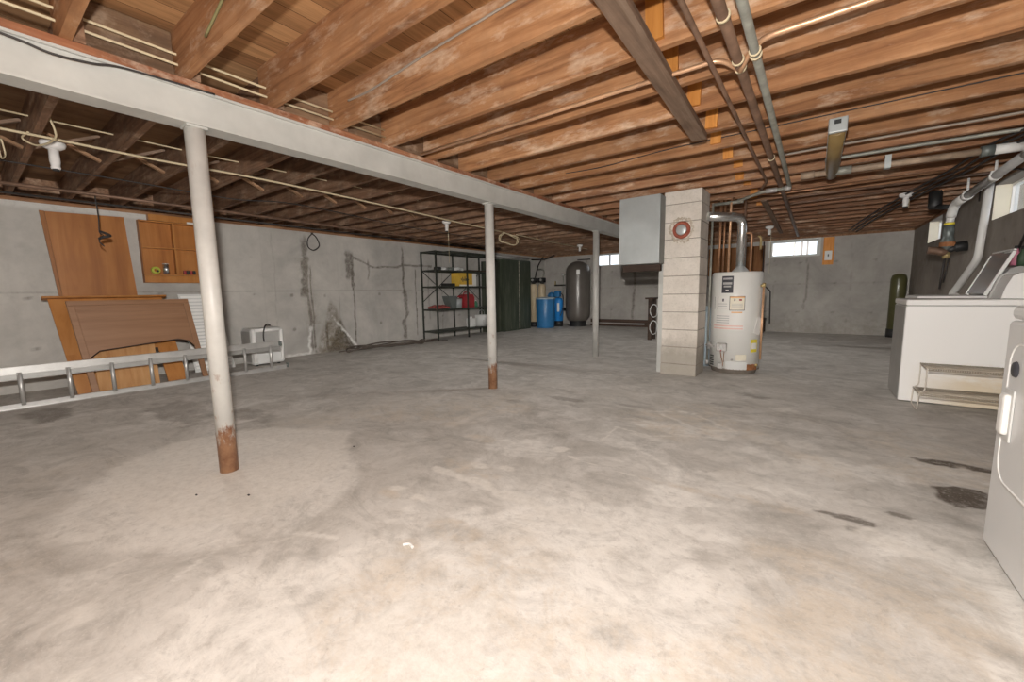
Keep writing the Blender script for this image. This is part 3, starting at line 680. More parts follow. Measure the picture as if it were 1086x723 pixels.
MB().lathe((1.155, 6.66, 1.33), [(0, 0), (.03, 0), (.034, .05), (.058, .08), (.062, .14), (.05, .16), (.045, .19), (.05, .22), (.047, .30), (0, .30)], 16).build('check_valve', M['grey_bin'], t)
MB().lathe((1.155, 6.66, 1.40), [(.066, 0), (.068, .02), (.066, .05)], 16).build('clamp_ring', M['rust'], t)
MB().tube([(1.155, 6.66, 1.34), (1.155, 6.66, 1.27)], .034, 12).build('threaded_tail', M['brass'], t)
MB().tube(rounded([(1.155, 6.66, 1.33), (1.08, 6.66, 1.36), (1.0, 6.66, 1.37)], .03), .042, 12).build('sump_hose', M['copper_old'], t)
MB().tube(rounded([(1.155, 6.66, 1.35), (1.22, 6.66, 1.39), (1.31, 6.66, 1.40)], .03), [.035] * 3 + [.055] * 5, 12).build('sump_hose', M['black'], t)
MB().tube([(1.15, 6.68, 1.28), (1.14, 6.72, .93)], .011, 8).tube([(1.185, 6.68, 1.28), (1.165, 6.72, 1.0)], .008, 8).build('drop_rod', M['black_wire'], t)
MB().lathe((1.06, 6.9, 1.86), [(0, 0), (.05, 0), (.06, .03), (.06, .2), (0, .2)], 12).build('bell_cap', M['black'], t)
MB().tube([(1.06, 6.9, 1.88), (1.15, 6.72, 1.84)], .028, 12).build('side_arm', M['black'], t)
pipe('drain_standpipe', 'white plastic standpipe running down the right wall, hooked behind the white freezer', [(1.35, 6.30, 2.0), (1.35, 6.42, 1.24), (1.31, 6.9, .93), (1.30, 7.02, .87), (1.29, 6.9, .83), (1.28, 6.72, .86), (1.28, 6.6, .7)], .033, M['pvc'], rad=.08, n=14)
# wires, right side
def cable(label, pts, r, mat, name='cable', group=None, n=6, k=6): return tag(MB().tube(spline(pts, k), r, n).build(name, mat), label, 'cable', group)
for i, (dx, dz) in enumerate(((0, 0), (.05, -.02), (-.06, .01), (.1, .012))):
    cable(('black cable swooping below the joists at upper right, uppermost strand', 'black cable swooping below the joists at upper right, lowest strand', 'black cable swooping below the joists at upper right, left strand', 'black cable swooping below the joists at upper right, right strand')[i],
          [(1.40, 3.3 + i * .1, 1.99 + dz), (1.28 + dx, 3.9, 1.97 + dz), (1.08 + dx, 4.7, 2.015 + dz), (.98 + dx, 5.5, 2.0 + dz), (.85 + dx, 6.6, 2.02 + dz), (.62 + dx, 8.6, 2.03 + dz), (.5 + dx, 10.2, 2.03 + dz)], .010, M['black_wire'], group='black cables below the right side joists')
cable('grey cable stapled along the joists at the far right', [(1.40, 3.85, 2.0), (1.1, 4.05, 2.03), (.5, 4.1, 2.042), (-.1, 4.1, 2.042), (-.26, 4.1, 2.04)], .009, M['grey_wire'])
cable('grey cable running crosswise just in front of the thick drain pipe', [(1.42, 4.35, 1.98), (1.1, 4.45, 2.02), (.6, 4.5, 2.04), (0., 4.5, 2.042)], .014, M['iron'])
cable('thin black cable looping over the window in the right wall', [(1.41, 6.9, 1.9), (1.30, 6.3, 2.0), (1.33, 5.9, 2.02), (1.41, 5.5, 1.9), (1.42, 5.35, 1.6)], .008, M['black_wire'])
pipe('copper_pipe', 'brown pipe rising on the right wall behind the washer console', [(1.41, 5.10, 1.05), (1.41, 5.10, 1.75)], .022, M['rust_pipe'], rad=0)
pipe('steel_pipe', 'thin dark pipe leaning on the right wall beside the tilted lid', [(1.42, 5.65, 1.25), (1.42, 5.2, 1.72)], .010, M['black_wire'], rad=0)

# cables, left side and beam
cable('cream cable strung low under the left joists along the beam', [(-4.12, -.8, 2.035), (-4.12, .3, 2.035), (-4.15, 1.0, 2.035), (-4.12, 1.7, 2.036), (-4.15, 2.6, 2.03), (-4.12, 3.4, 2.0), (-4.2, 4.4, 1.99), (-4.3, 5.6, 1.99)], .009, M['cream_wire'])
cable('cream cable drooping past the second post toward the back wall', [(-4.32, 6.0, 1.99), (-4.4, 6.9, 1.99), (-4.55, 8.2, 2.01), (-4.7, 9.6, 2.03)], .007, M['cream_wire'])
pts = []
for i in range(34):
    a = i / 33 * 2 * PI * 2.6; pts.append((-4.32 + .09 * math.cos(a) + .02 * math.sin(3 * a), 5.78 + .17 * math.cos(a + .6) + .03 * math.cos(2.3 * a), 1.89 + .085 * math.sin(a) + .015 * math.sin(5 * a)))
cable('loose coil of cream cable hanging under the joists by the second post', [(-4.3, 5.6, 1.99)] + pts, .007, M['cream_wire'], k=3)
for i, (xx, zz) in enumerate(((-4.22, 2.17),)):
    o = MB().tube([(xx, -.4, zz + .01), (xx, 1.5, zz), (xx + .05, 3.3, zz), (xx, 5.0, zz)], .006, 6)
    tag(o.build('cable', M['cream_wire']), 'pale cable threaded through the left joists above the strung cream cable', 'cable')
cable('thin dark cable along the left joists between cream cable and wall', [(-5.0, -.4, 2.035), (-5.05, 1.0, 2.03), (-4.95, 1.8, 1.99), (-4.9, 2.5, 2.03), (-5.1, 4.2, 2.0), (-5.3, 6.2, 2.03)], .006, M['black_wire'])
pipe('steel_pipe', 'dark rusty pipe running under the joists near the left wall', [(-5.56, -.6, 1.965), (-5.58, 2.0, 1.965), (-5.68, 4.5, 1.965), (-5.78, 7.4, 1.965)], .016, M['copper_old'], rad=0)
pipe('steel_pipe', 'thin dark pipe running under the joists close against the left wall', [(-6.25, -.6, 2.00), (-6.3, 4.0, 2.00), (-6.35, 7.6, 2.00)], .011, M['black_wire'], rad=0)
cable('yellow cable hanging in a loop from the leftmost joists by the porcelain socket', [(-3.9, .46, 2.1), (-3.95, .48, 2.0), (-4.15, .42, 1.98), (-4.2, .36, 2.02), (-4.1, .38, 2.04)], .006, M['cream_wire'])
cable('short cream cable loop hanging at the left edge', [(-4.35, .28, 2.03), (-4.38, .29, 1.94), (-4.33, .27, 1.90), (-4.28, .26, 1.94), (-4.32, .27, 2.01)], .005, M['cream_wire'])
cable('black cable draped over the top edge of the grey steel beam', [(XB + .066, -.2, 2.0), (XB + .068, .20, 1.985), (XB + .072, .33, 1.965), (XB + .072, .45, 1.975), (XB + .066, .56, 2.0), (XB + .066, .9, 2.012)], .005, M['black_wire'])
for i, (xx, zz) in enumerate(((-2.605, 2.165), (-2.60, 2.115))):
    o = MB().tube([(xx, -.4, zz + .02), (xx, .6, zz + .004), (xx + .01, 1.14, zz - .01), (xx, 2.0, zz)], .0065, 6)
    tag(o.build('cable', M['cream_wire']), 'pale cable threaded through the joists just right of the beam, %s of two' % ('upper', 'lower')[i], 'cable')
cable('olive cable stapled on the face of a joist at upper left', [(-2.2, .762, 2.10), (-1.9, .762, 2.19), (-1.6, .762, 2.27)], .006, M['olive_wire'])
cable('grey cable stapled along the face of the big joist above the beam', [(-2.4, 1.570, 2.17), (-2.15, 1.570, 2.165), (-1.7, 1.570, 2.20), (-1.2, 1.570, 2.225), (-.7, 1.570, 2.25)], .006, M['grey_wire'])
cable('thin black cable sagging along a joist right of the beam', [(-2.0, Y0 + 5 * S - .045, 2.10), (-1.6, Y0 + 5 * S - .045, 2.09), (-1.0, Y0 + 5 * S - .045, 2.12), (0, Y0 + 5 * S - .045, 2.12), (1.3, Y0 + 5 * S - .045, 2.12)], .004, M['black_wire'])
cable('black cable loop hanging on the left wall above the damp stain', [(-6.72, 3.60, 2.005), (-6.70, 3.50, 1.90), (-6.70, 3.49, 1.77), (-6.70, 3.58, 1.72), (-6.70, 3.68, 1.80), (-6.70, 3.64, 1.93), (-6.71, 3.56, 2.0)], .009, M['black_wire'])
pts = []
for i in range(60):
    a = i / 59 * 2 * PI * 2.6; q = i / 59
    pts.append((-6.28 + .23 * math.sin(a) + .06 * math.sin(2.7 * a), 4.75 + .95 * math.cos(a * .97) * (1 - .35 * q) + .12 * math.sin(1.7 * a), .03 + .05 * abs(math.sin(a * 1.9 + q * 3))))
cable('tangled heap of black cable on the floor along the left wall', [(-6.45, 3.75, .02)] + pts + [(-6.12, 5.8, .02), (-6.10, 5.95, .015)], .011, M['brown_wire'], k=3)
# ---------------------------------------------------------------- lamp holders
def holder(x, y, lab, chain=0., sock=.10):
    t = thing('lamp_holder', lab, 'lamp holder', (x, y, 1.93), 'porcelain lamp holders under the joists')
    MB().lathe((x, y, 2.0), [(0, .049), (.062, .049), (.066, .035), (.058, .015), (.035, 0), (0, 0)], 20).build('holder_base', M['porcelain'], t)
    MB().lathe((x, y, 2.0 - sock), [(0, 0), (.024, 0), (.026, .012), (.023, .018), (.028, .05), (.026, sock), (0, sock)], 16).build('lamp_socket', M['porcelain'], t)
    MB().lathe((x, y, 2.0 - sock - .012), [(0, 0), (.018, 0), (.018, .0125), (0, .0125)], 12).build('socket_opening', M['black'], t)
    if chain: MB().tube([(x + .03, y, 1.98), (x + .031, y, 1.98 - chain)], .003, 5).build('pull_string', M['cream_wire'], t)
holder(-4.27, .50, 'white porcelain lamp holder at upper left, nearest the camera', .0, .13)
holder(-4.48, 4.45, 'white porcelain lamp holder with pull string before the dark shelving', .55)
holder(-4.48, 8.75, 'white porcelain lamp holder near the grey tank at the back', .0)
holder(-.715, 8.6, 'white porcelain lamp holder behind the water heater', .75)
holder(.79, 6.75, 'white porcelain lamp holder among cables at upper right', .1)
cable('black cord hanging down before the tall plywood board', [(-5.56, .88, 1.95), (-5.56, .885, 1.75), (-5.57, .88, 1.62), (-5.55, .90, 1.58), (-5.57, .87, 1.53), (-5.56, .9, 1.48)], .005, M['black_wire'])
tag(MB().tube(spline([(-5.56, .88, 1.62), (-5.53, .92, 1.60), (-5.56, .95, 1.585), (-5.58, .9, 1.57), (-5.56, .87, 1.55)]), .012, 6).build('cord_connector', M['black_wire']), 'black connector knotted on the cord before the tall plywood board', 'connector')

# fluorescent fixture
t = thing('strip_light', 'narrow ceiling strip light with yellowed lens and grey end cap', 'light', (.055, 4.2, 1.95))
MB().box(.005, .105, 3.48, 4.86, 2.005, 2.049, ch=.003).build('light_housing', M['galv'], t)
MB().tube([(.055, 3.50, 1.99), (.055, 4.85, 1.99)], .045, 20).build('light_lens', M['lens'], t)
ec = MB().box(.006, .104, 3.455, 3.485, 1.955, 2.045, ch=.006); ec.build('end_cap', M['galv'], t)
MB().box(.035, .07, 3.449, 3.456, 2.005, 2.03).build('lamp_socket_slot', M['black'], t)

# ---------------------------------------------------------------- chimney with thimble
t = thing('block_chimney', 'concrete block chimney pillar standing left of the water heater', 'chimney', (-1.22, 5.0, 0))
cx0, cx1, cy0, cy1 = -1.412, -1.026, 4.805, 5.20
zc = [0, .13, .325, .522, .722, .922, 1.124, 1.325, 1.525, 1.712, 1.905, 2.047]
mb = MB()
for a, bb in zip(zc[:-1], zc[1:]):
    j = rng.uniform(-.003, .003)
    mb.box(cx0 + j, cx1 + j, cy0 + j, cy1, a + .004, bb - .004, ch=.004)
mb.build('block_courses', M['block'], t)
MB().box(cx0 + .006, cx1 - .006, cy0 + .006, cy1 - .006, 0, 2.04).build('mortar_joints', M['mortar'], t)
hx, hz = -1.222, 1.622
prof = [(.058, -.012), (.060, -.030), (.075, -.034), (.088, -.026), (.094, -.004), (.094, .01)]
MB().lathe((hx, cy0, hz), prof, 32, axis='Y').build('thimble_ring', M['rust_red'], t)
MB().lathe((hx, cy0, hz), [(0, -.020), (.045, -.020), (.060, -.014), (.060, .0)], 28, axis='Y').build('thimble_cover', M['galv'], t)
mb = MB()
for k in range(70):
    a = k / 70 * 2 * PI; r = .105 + .03 * random.random(); q = .006 + .008 * random.random()
    mb.lathe((hx + r * math.cos(a) * 1.0, cy0 - .001, hz + r * math.sin(a) * 1.05), [(0, -.006), (q, -.003), (q * 1.2, .002)], 6, axis='Y')
mb.build('mortar_smears', simple('mortar_smear', (.52, .45, .36), .9), t)

# grey sheet metal box and its angle leg
t = thing('sheet_metal_box', 'grey sheet metal box hanging left of the concrete block chimney', 'box', (-1.63, 4.72, 1.27))
MB().box(-1.862, -1.405, 4.62, 4.80, 1.268, 2.005, ch=.004).build('box_body', M['galv'], t)
MB().box(-1.404, -1.400, 4.63, 4.80, 1.268, 2.0).build('box_side_face', M['steel_dark_grey'], t)  # darker sheet covering the right side face of the box
tag(MB().box(-1.86, -1.43, 4.75, 4.82, 1.19, 1.262).build('support_bar', M['dark_wood']), 'dark wooden bar under the grey sheet metal box', 'bar')
tag(MB().box(-1.485, -1.424, 4.90, 4.915, 0, 1.266).box(-1.430, -1.424, 4.90, 5.0, 0, 1.266).build('angle_post', M['steel_grey']), 'thin grey metal angle post against the left side of the chimney', 'post')

# ---------------------------------------------------------------- water heater
HX, HY, HR = -.745, 5.44, .262
t = thing('water_heater', 'white tank water heater with labels beside the block chimney', 'water heater', (HX, HY, 0))
MB().lathe((HX, HY, .05), [(0, 0), (HR, 0), (HR, 1.095), (HR - .012, 1.11), (0, 1.115)], 56).build('tank_body', M['heater'], t)
MB().lathe((HX, HY, .0), [(0, .0), (HR - .03, 0), (HR - .02, .049), (HR + .003, .05), (HR + .003, .062)], 48).build('base_shadow_ring', M['mortar'], t)  # heater base, its dark colour stands in for the shadow under the tank
def arc(a0, a1, z0, z1, r, n=10):
    mb = MB(); vs = []; 
    for i in range(n + 1):
        a = math.radians(a0 + (a1 - a0) * i / n)
        for z in (z0, z1): vs.append((HX + r * math.sin(a), HY - r * math.cos(a), z))
    mb._add(vs, [(2 * i, 2 * i + 2, 2 * i + 3, 2 * i + 1) for i in range(n)], True); return mb
BASE = math.degrees(math.atan2(-HX, HY))   # direction back to the viewer is about +8 deg
lb = arc(-27, 0, .925, 1.115, HR + .0015).build('brand_label', M['label_dark'], t)
arc(-24, -3, 1.075, 1.095, HR + .0025).build('label_print', M['print_grey'], lb); arc(-24, -3, 1.020, 1.045, HR + .0025).build('label_print', M['print_grey'], lb)
arc(-22, -5, .990, 1.008, HR + .0025).build('label_print', M['print_grey'], lb); arc(-17, -10, .950, .962, HR + .0025).build('label_print', M['label_white'], lb)
lw = arc(-50, -8, .735, .885, HR + .0012).build('info_label', M['label_white'], t)
for z0 in (.80, .775, .75): arc(-36, -12, z0, z0 + .006, HR + .0022).build('label_print', M['print_grey'], lw)
for q in ((-48, -47), (-37, -36)): arc(*q, .737, .883, HR + .0024, 2).build('label_border', M['label_dark'], lw)
arc(-24, -20, .83, .86, HR + .0024, 2).build('label_symbol', M['label_dark'], lw)
lc = arc(-7, 27, .728, .888, HR + .0016).build('warning_label', M['label_dark'], t)
arc(-5.8, 25.8, .735, .868, HR + .0024).build('label_face', M['label_cream'], lc); arc(-5.8, 25.8, .868, .884, HR + .0024).build('label_heading', M['label_orange'], lc)
for z0 in (.80, .785, .770, .755): arc(-2, 22, z0, z0 + .005, HR + .003).build('label_print', M['print_grey'], lc)
arc(3, 6, .835, .86, HR + .003, 2).build('label_symbol', M['label_dark'], lc); arc(14, 20, .838, .856, HR + .003, 2).build('label_symbol', M['red'], lc)
lp = arc(-50, 27, .505, .70, HR + .0012, 20).build('instruction_label', M['label_white'], t)
arc(-48, 25, .545, .560, HR + .002, 16).build('label_heading', M['label_pink'], lp); arc(-48, 25, .515, .530, HR + .002, 16).build('label_heading', M['label_pink'], lp)
arc(-2, 22, .700, .715, HR + .002).build('label_heading', M['label_orange'], lp)
for z0 in (.66, .635, .61, .585): arc(-40, -6, z0, z0 + .008, HR + .002).build('label_print', M['print_grey'], lp)
arc(12, 36, .16, .23, HR + .0012).build('rating_label', M['label_cream'], t)
arc(-10, 38, .055, .145, HR + .003).build('burner_cover', M['white_dull'], t)
arc(38, 70, .05, .12, HR + .003).build('rust_patch', M['rust'], t)
yl = arc(46, 66, .255, .40, HR + .004).build('energy_tag', M['yellow'], t); arc(48, 64, .29, .36, HR + .005).build('label_print', M['label_white'], yl)
def hp(a, z, r=HR): a = math.radians(a); return Vector((HX + r * math.sin(a), HY - r * math.cos(a), z))
p = hp(-18, .31, HR + .03)
v = MB().box(p.x - .055, p.x + .055, p.y - .035, p.y + .03, .262, .355, ch=.012); vo = v.build('gas_valve', M['gas_grey'], t)
MB().lathe((p.x, p.y - .035, .315), [(0, -.022), (.022, -.022), (.026, 0)], 16, axis='Y').build('valve_knob', M['white_dull'], vo)
MB().lathe((p.x - .0, p.y - .035, .270), [(0, -.012), (.008, -.012), (.008, 0)], 8, axis='Y').build('valve_button', M['red'], vo)
MB().tube(spline([(p.x - .01, p.y, .262), (p.x + .005, p.y - .02, .2), (p.x + .02, p.y - .01, .13), (p.x + .015, p.y + .02, .08)]), .005, 6).tube(spline([(p.x + .03, p.y, .262), (p.x + .03, p.y - .03, .2), (p.x + .03, p.y - .01, .14)]), .004, 6).build('gas_tubing', M['copper'], t)
for k in range(5): arc(-62, -44, .13 + .026 * k - .05, .142 + .026 * k - .05, HR + .002, 4).build('vent_slot', M['black'], t)
for k in range(3): arc(44 + k * 12, 51 + k * 12, .118, .13, HR + .005, 3).build('vent_slot', M['label_white'], t)
q = hp(4, .17); MB().lathe((q.x, q.y, .17), [(0, -.02), (.012, -.02), (.014, 0)], 12, axis='Y').build('drain_port', M['gas_grey'], t)
q = hp(-22, .08); MB().box(q.x - .03, q.x + .025, q.y - .03, q.y + .01, .055, .12, ch=.008).build('igniter_box', M['gas_grey'], t)
q = hp(62, .12, HR); MB().lathe((q.x + .02, q.y - .02, .115), [(0, -.05), (.014, -.05), (.014, 0)], 12, axis='Y').build('drain_valve', M['brass'], t)
# relief valve and its copper discharge tube
q = hp(72, 1.0, HR + .03)
MB().tube([hp(72, 1.0, HR - .01), q], .016, 10).lathe((q.x, q.y, .985), [(0, 0), (.018, 0), (.018, .045), (0, .045)], 12).build('relief_valve', M['brass'], t)
MB().tube([(q.x, q.y, .985), (q.x, q.y, .17)], .0115, 10).build('discharge_tube', M['copper_bright'], t)
# draft hood, vent
MB().lathe((HX + .03, HY - .02, 1.165), [(.085, 0), (.085, .012), (.045, .055), (.045, .07)], 24).build('draft_hood', M['galv'], t)
for k in range(3):
    a = k * 2.1; MB().tube([(HX + .03 + .08 * math.cos(a), HY - .02 + .08 * math.sin(a), 1.16), (HX + .03 + .07 * math.cos(a), HY - .02 + .07 * math.sin(a), 1.185)], .004, 5).build('hood_leg', M['galv'], t)
vp = rounded([(HX + .03, HY - .02, 1.225), (HX + .03, HY - .02, 1.78), (-1.024, 5.08, 1.78)], .10, 7)
o = MB().tube(vp, .049, 22); tag(o.build('vent_pipe', M['duct']), 'shiny metal vent duct rising from the water heater to the chimney', 'duct')
# tag paper stuck behind discharge tube
T = Matrix.Translation(hp(58, .46, HR + .012)) @ Matrix.Rotation(math.radians(58), 4, 'Z') @ Matrix.Rotation(.3, 4, 'Y')
tag(MB().box(-.045, .045, -.003, .003, 0, .19, T=T).build('paper_tag', M['label_white']), 'folded white paper manual tucked at the right side of the water heater', 'paper')
# gas line at left
pipe('gas_pipe', 'thin grey gas pipe coming down between the chimney and the water heater', [(-1.005, 5.28, 1.95), (-1.005, 5.28, .1)], .012, M['iron'], rad=0,
     parts=[('pipe_tee', MB().tube([(-1.02, 5.28, .31), (-.93, 5.20, .31)], .014, 8), M['gas_grey']), ('shutoff_valve', MB().lathe((-.985, 5.26, .27), [(0, 0), (.022, 0), (.022, .08), (0, .08)], 10), M['gas_grey']), ('drip_leg', MB().lathe((-1.005, 5.28, .08), [(0, 0), (.02, 0), (.02, .05), (0, .05)], 10), M['gas_grey'])])
pipe('copper_pipe', 'pinkish copper riser behind the vent duct, nearest the chimney', [(-.965, 5.55, 1.13), (-.965, 5.55, 2.03)], .014, M['copper'], rad=0)
pipe('copper_pipe', 'second thin copper riser just right of the one nearest the chimney', [(-.925, 5.58, 1.13), (-.925, 5.58, 2.03)], .010, M['copper'], rad=0)
pipe('copper_pipe', 'bright copper riser standing on the water heater left of the vent duct', [(-.835, 5.38, 1.16), (-.835, 5.38, 1.95), (-.83, 5.5, 2.02)], .0125, M['copper_bright'], rad=.04)
pipe('copper_pipe', 'copper riser passing close behind the right side of the vent duct', [(-.655, 5.56, 1.52), (-.70, 5.50, 1.56), (-.70, 5.48, 2.0)], .0105, M['copper_old'], rad=.03)
pipe('copper_pipe', 'short copper riser with hooked top on the right of the water heater', [(-.615, 5.42, 1.16), (-.615, 5.42, 1.60), (-.70, 5.44, 1.60)], .0125, M['copper'], rad=.04)
pipe('copper_pipe', 'short hooked copper stub right of the heater top pipes', [(-.575, 5.62, 1.58), (-.545, 5.62, 1.56), (-.545, 5.62, 1.42)], .012, M['brass'], rad=.03)
tag(MB().lathe((-1.10, 5.66, .0), [(0, 0), (.09, 0), (.10, .03), (.10, .62), (.07, .72), (.02, .76), (0, .76)], 20).build('gas_cylinder', M['blue_grey']), 'blue grey cylinder standing behind the gap between chimney and heater', 'cylinder')

# ---------------------------------------------------------------- back wall things
tag(MB().box(-2.12, -.965, YB - .02, YB - .001, 1.28, 1.92).build('backer_board', M['brown_board']), 'brown wooden backer board on the back wall behind the water heater', 'board')
t = thing('outlet_board', 'wooden board with a white outlet box right of the back window', 'board', (.165, YB - .02, 1.44))
MB().box(.075, .255, YB - .03, YB - .001, 1.44, 2.0).build('board', M['orange_wood'], t)
ob = MB().box(.105, .225, YB - .075, YB - .031, 1.53, 1.72, ch=.006).build('outlet_box', M['white_dull'], t)
MB().box(.155, .175, YB - .079, YB - .075, 1.60, 1.65).build('switch_lever', M['black'], ob)
pipe('steel_pipe', 'thin black pipe running down the back wall left of the back window', [(-.99, YB - .03, 2.0), (-.98, YB - .03, 1.08), (-.82, YB - .03, .90), (-.80, YB - .03, .18)], .014, M['black_wire'], rad=.03)
t = thing('low_bench', 'small low dark bench by the back wall behind the water heater', 'bench', (-.98, YB - .3, 0))
MB().box(-1.2, -.86, YB - .5, YB - .1, .26, .31).build('bench_top', M['dark_wood'], t)
for x in (-1.18, -.90):
    for y in (YB - .48, YB - .14): MB().box(x, x + .03, y, y + .03, 0, .259).build('leg', M['dark_wood'], t)
tag(MB().box(-5.15, -3.45, YB - .16, YB - .02, 0, .05).box(-5.15, -3.45, YB - .12, YB - .05, .10, .19).box(-5.1, -5.02, YB - .12, YB - .05, .05, .1).box(-3.6, -3.5, YB - .12, YB - .05, .05, .1).build('low_rail', M['dark_wood']), 'long low dark rail along the foot of the back wall', 'rail')
t = thing('work_stand', 'dark narrow wooden stand left of the grey angle post', 'stand', (-2.58, 8.1, 0))
MB().box(-2.66, -2.50, 7.95, 8.3, .80, .83).build('stand_top', M['dark_wood'], t)
MB().box(-2.615, -2.54, 8.0, 8.06, 0, .799).build('leg', M['dark_wood'], t); MB().box(-2.615, -2.54, 8.2, 8.26, 0, .799).build('leg', M['dark_wood'], t)
def loopc(c, ry, rz, n=40, tu=1.6): return [(c[0] + .03 * math.sin(3 * i / n * 6), c[1] + ry * math.cos(i / n * 2 * PI * tu), c[2] + rz * math.sin(i / n * 2 * PI * tu)) for i in range(n)]
for i, zz in enumerate((.58, .26)):
    pts = [(-2.47 + .07 * math.cos(a * 2 * PI * 1.7 / 40), 7.9 + .01 * math.sin(a), zz + (.13 if i else .12) * math.sin(a * 2 * PI * 1.7 / 40)) for a in range(40)]
    tag(MB().tube(spline(pts, 2), .008, 8).build('white_hose', M['white_dull']), '%s coil of white hose hanging on the dark stand by the angle post' % ('upper', 'lower')[i], 'hose')
# pressure tank
TX, TY = -5.39, 10.42
t = thing('pressure_tank', 'tall dark grey pressure tank by the back wall', 'tank', (TX, TY, 0))
r = .345; prof = [(0, 1.81), (.08, 1.805), (.18, 1.77), (.27, 1.70), (.325, 1.61), (r, 1.50), (r, .36), (.33, .26), (.28, .18), (.2, .13), (0, .12)]
MB().lathe((TX, TY, 0), prof, 48).build('tank_shell', M['grey_tank'], t)
MB().lathe((TX, TY, 0), [(.0, 0), (.25, 0), (.25, .02), (.235, .03), (.235, .17), (0, .17)], 32).build('tank_stand', M['black'], t)
a = math.radians(28)
T = Matrix.Translation((TX, TY, 1.43)) @ Matrix.Rotation(a, 4, 'Z'); MB().box(-.045, .045, -r - .004, -r + .02, 0, .13, T=T).build('tank_label', M['white_dull'], t)
pipe('steel_pipe', 'thin dark pipes with valves left of the grey pressure tank', [(-5.72, 10.45, 1.46), (-5.90, 10.5, 1.46), (-5.92, 10.5, .4)], .018, M['iron'], rad=.04,
     parts=[('cross_pipe', MB().tube([(-6.22, 10.55, 1.16), (-5.92, 10.5, 1.16), (-5.76, 10.45, 1.16)], .020, 8), M['black_wire']), ('valve_stem', MB().tube([(-6.2, 10.55, 1.16), (-6.2, 10.55, 1.28)], .018, 8), M['brass']), ('pressure_switch', MB().box(-5.97, -5.85, 10.43, 10.55, .42, .52, ch=.01), M['black']), ('gauge', MB().lathe((-5.91, 10.46, 1.47), [(0, -.02), (.04, -.02), (.04, .01), (0, .01)], 16, axis='Y'), M['gas_grey'])])
tag(MB().box(-5.6, -5.2, 10.78, 10.81, 1.86, 1.89).build('hanging_bar', M['black_wire']), 'short dark bar on the back wall above the grey pressure tank', 'bar')
# softener tanks
for i, (x, y) in enumerate(((-6.42, 9.72), (-6.23, 9.86))):
    t = thing('resin_tank', ('tan mineral tank with black valve head next to the green cabinet', 'tan mineral tank with black valve head behind the blue brine barrel')[i], 'tank', (x, y, 0), 'tan mineral tanks')
    MB().lathe((x, y, .0), [(0, 0), (.115, 0), (.115, .14), (0, .14)], 24).build('tank_foot', M['black'], t)
    MB().lathe((x, y, .0), [(0, .10), (.108, .14), (.108, 1.12), (.09, 1.18), (.04, 1.21), (0, 1.21)], 28).build('tank_shell', M['resin'], t)
    MB().box(x - .10, x + .08, y - .09, y + .09, 1.24, 1.37, ch=.02).lathe((x, y, 1.20), [(0, 0), (.05, 0), (.05, .06), (0, .06)], 14).build('valve_head', M['black'], t)
    MB().lathe((x + .02, y - .09, 1.31), [(0, -.02), (.035, -.02), (.035, .0)], 14, axis='Y').build('valve_dial', M['grey_side'], t)
for i, pts in enumerate(([(-6.42, 9.8, 1.36), (-6.45, 9.9, 1.5), (-6.5, 10.1, 1.75), (-6.4, 10.2, 1.98)], [(-6.2, 9.85, 1.36), (-6.2, 9.95, 1.55), (-6.3, 10.0, 1.62), (-6.55, 10.1, 1.62)], [(-6.6, 9.9, 1.9), (-6.2, 9.95, 1.88), (-5.9, 10.0, 1.98)])):
    pipe('steel_pipe', ('dark pipe curving up from the left tan mineral tank', 'dark pipe looping over the right tan mineral tank', 'dark pipe crossing the corner above the tan mineral tanks')[i], pts, .018, M['black_wire'] if i != 1 else M['iron'], rad=.08)
t = thing('brine_barrel', 'blue plastic barrel with grey lid standing before the tan tanks', 'barrel', (-5.93, 9.55, 0))
MB().lathe((-5.93, 9.55, 0), [(0, 0), (.235, 0), (.245, .02), (.258, .78), (.25, .80), (0, .80)], 36).build('barrel_body', M['blue'], t)
MB().lathe((-5.93, 9.55, .80), [(.262, -.02), (.265, .0), (.255, .022), (.15, .035), (0, .037)], 36).build('barrel_lid', M['blue_grey'], t)
t = thing('filter_tank', 'small bright blue tank with dark head right of the blue barrel', 'tank', (-5.80, 10.15, 0))
MB().lathe((-5.83, 10.1, 0), [(0, 0), (.12, 0), (.12, .16), (0, .16)], 22).build('tank_foot', M['black'], t)
MB().lathe((-5.83, 10.1, .0), [(0, .12), (.125, .16), (.125, .72), (.10, .79), (0, .82)], 26).build('tank_shell', M['blue_bright'], t)
MB().box(-5.93, -5.77, 10.0, 10.16, .83, 1.0, ch=.02).build('tank_head', M['blue'], t)
MB().box(-5.80, -5.74, 9.965, 9.985, .42, .66).build('tank_label', M['label_white'], t)
t = thing('small_pump', 'small blue pump head peeking over the blue barrel', 'pump', (-6.12, 10.2, .0))
MB().lathe((-6.12, 10.2, 0), [(0, 0), (.09, 0), (.09, .82), (0, .82)], 18).build('pump_column', M['blue'], t)
MB().lathe((-6.12, 10.2, .82), [(0, 0), (.11, 0), (.12, .05), (.09, .12), (.03, .15), (0, .15)], 18).build('pump_head', M['blue'], t)
cable('black hose drooping beside the small bright blue tank', [(-5.76, 10.1, .93), (-5.68, 10.08, .85), (-5.66, 10.06, .6), (-5.68, 10.0, .4), (-5.72, 9.98, .3)], .012, M['black_wire'], name='hose')
t = thing('olive_tank', 'olive green cylindrical tank with black foot in the right back corner', 'tank', (1.25, 10.6, 0))
MB().lathe((1.25, 10.6, 0), [(0, 0), (.125, 0), (.125, .16), (0, .16)], 24).build('tank_foot', M['black'], t)
MB().lathe((1.25, 10.6, 0), [(0, .12), (.118, .16), (.118, 1.10), (.10, 1.17), (.05, 1.20), (0, 1.205)], 30).build('tank_shell', M['olive_tank'], t)

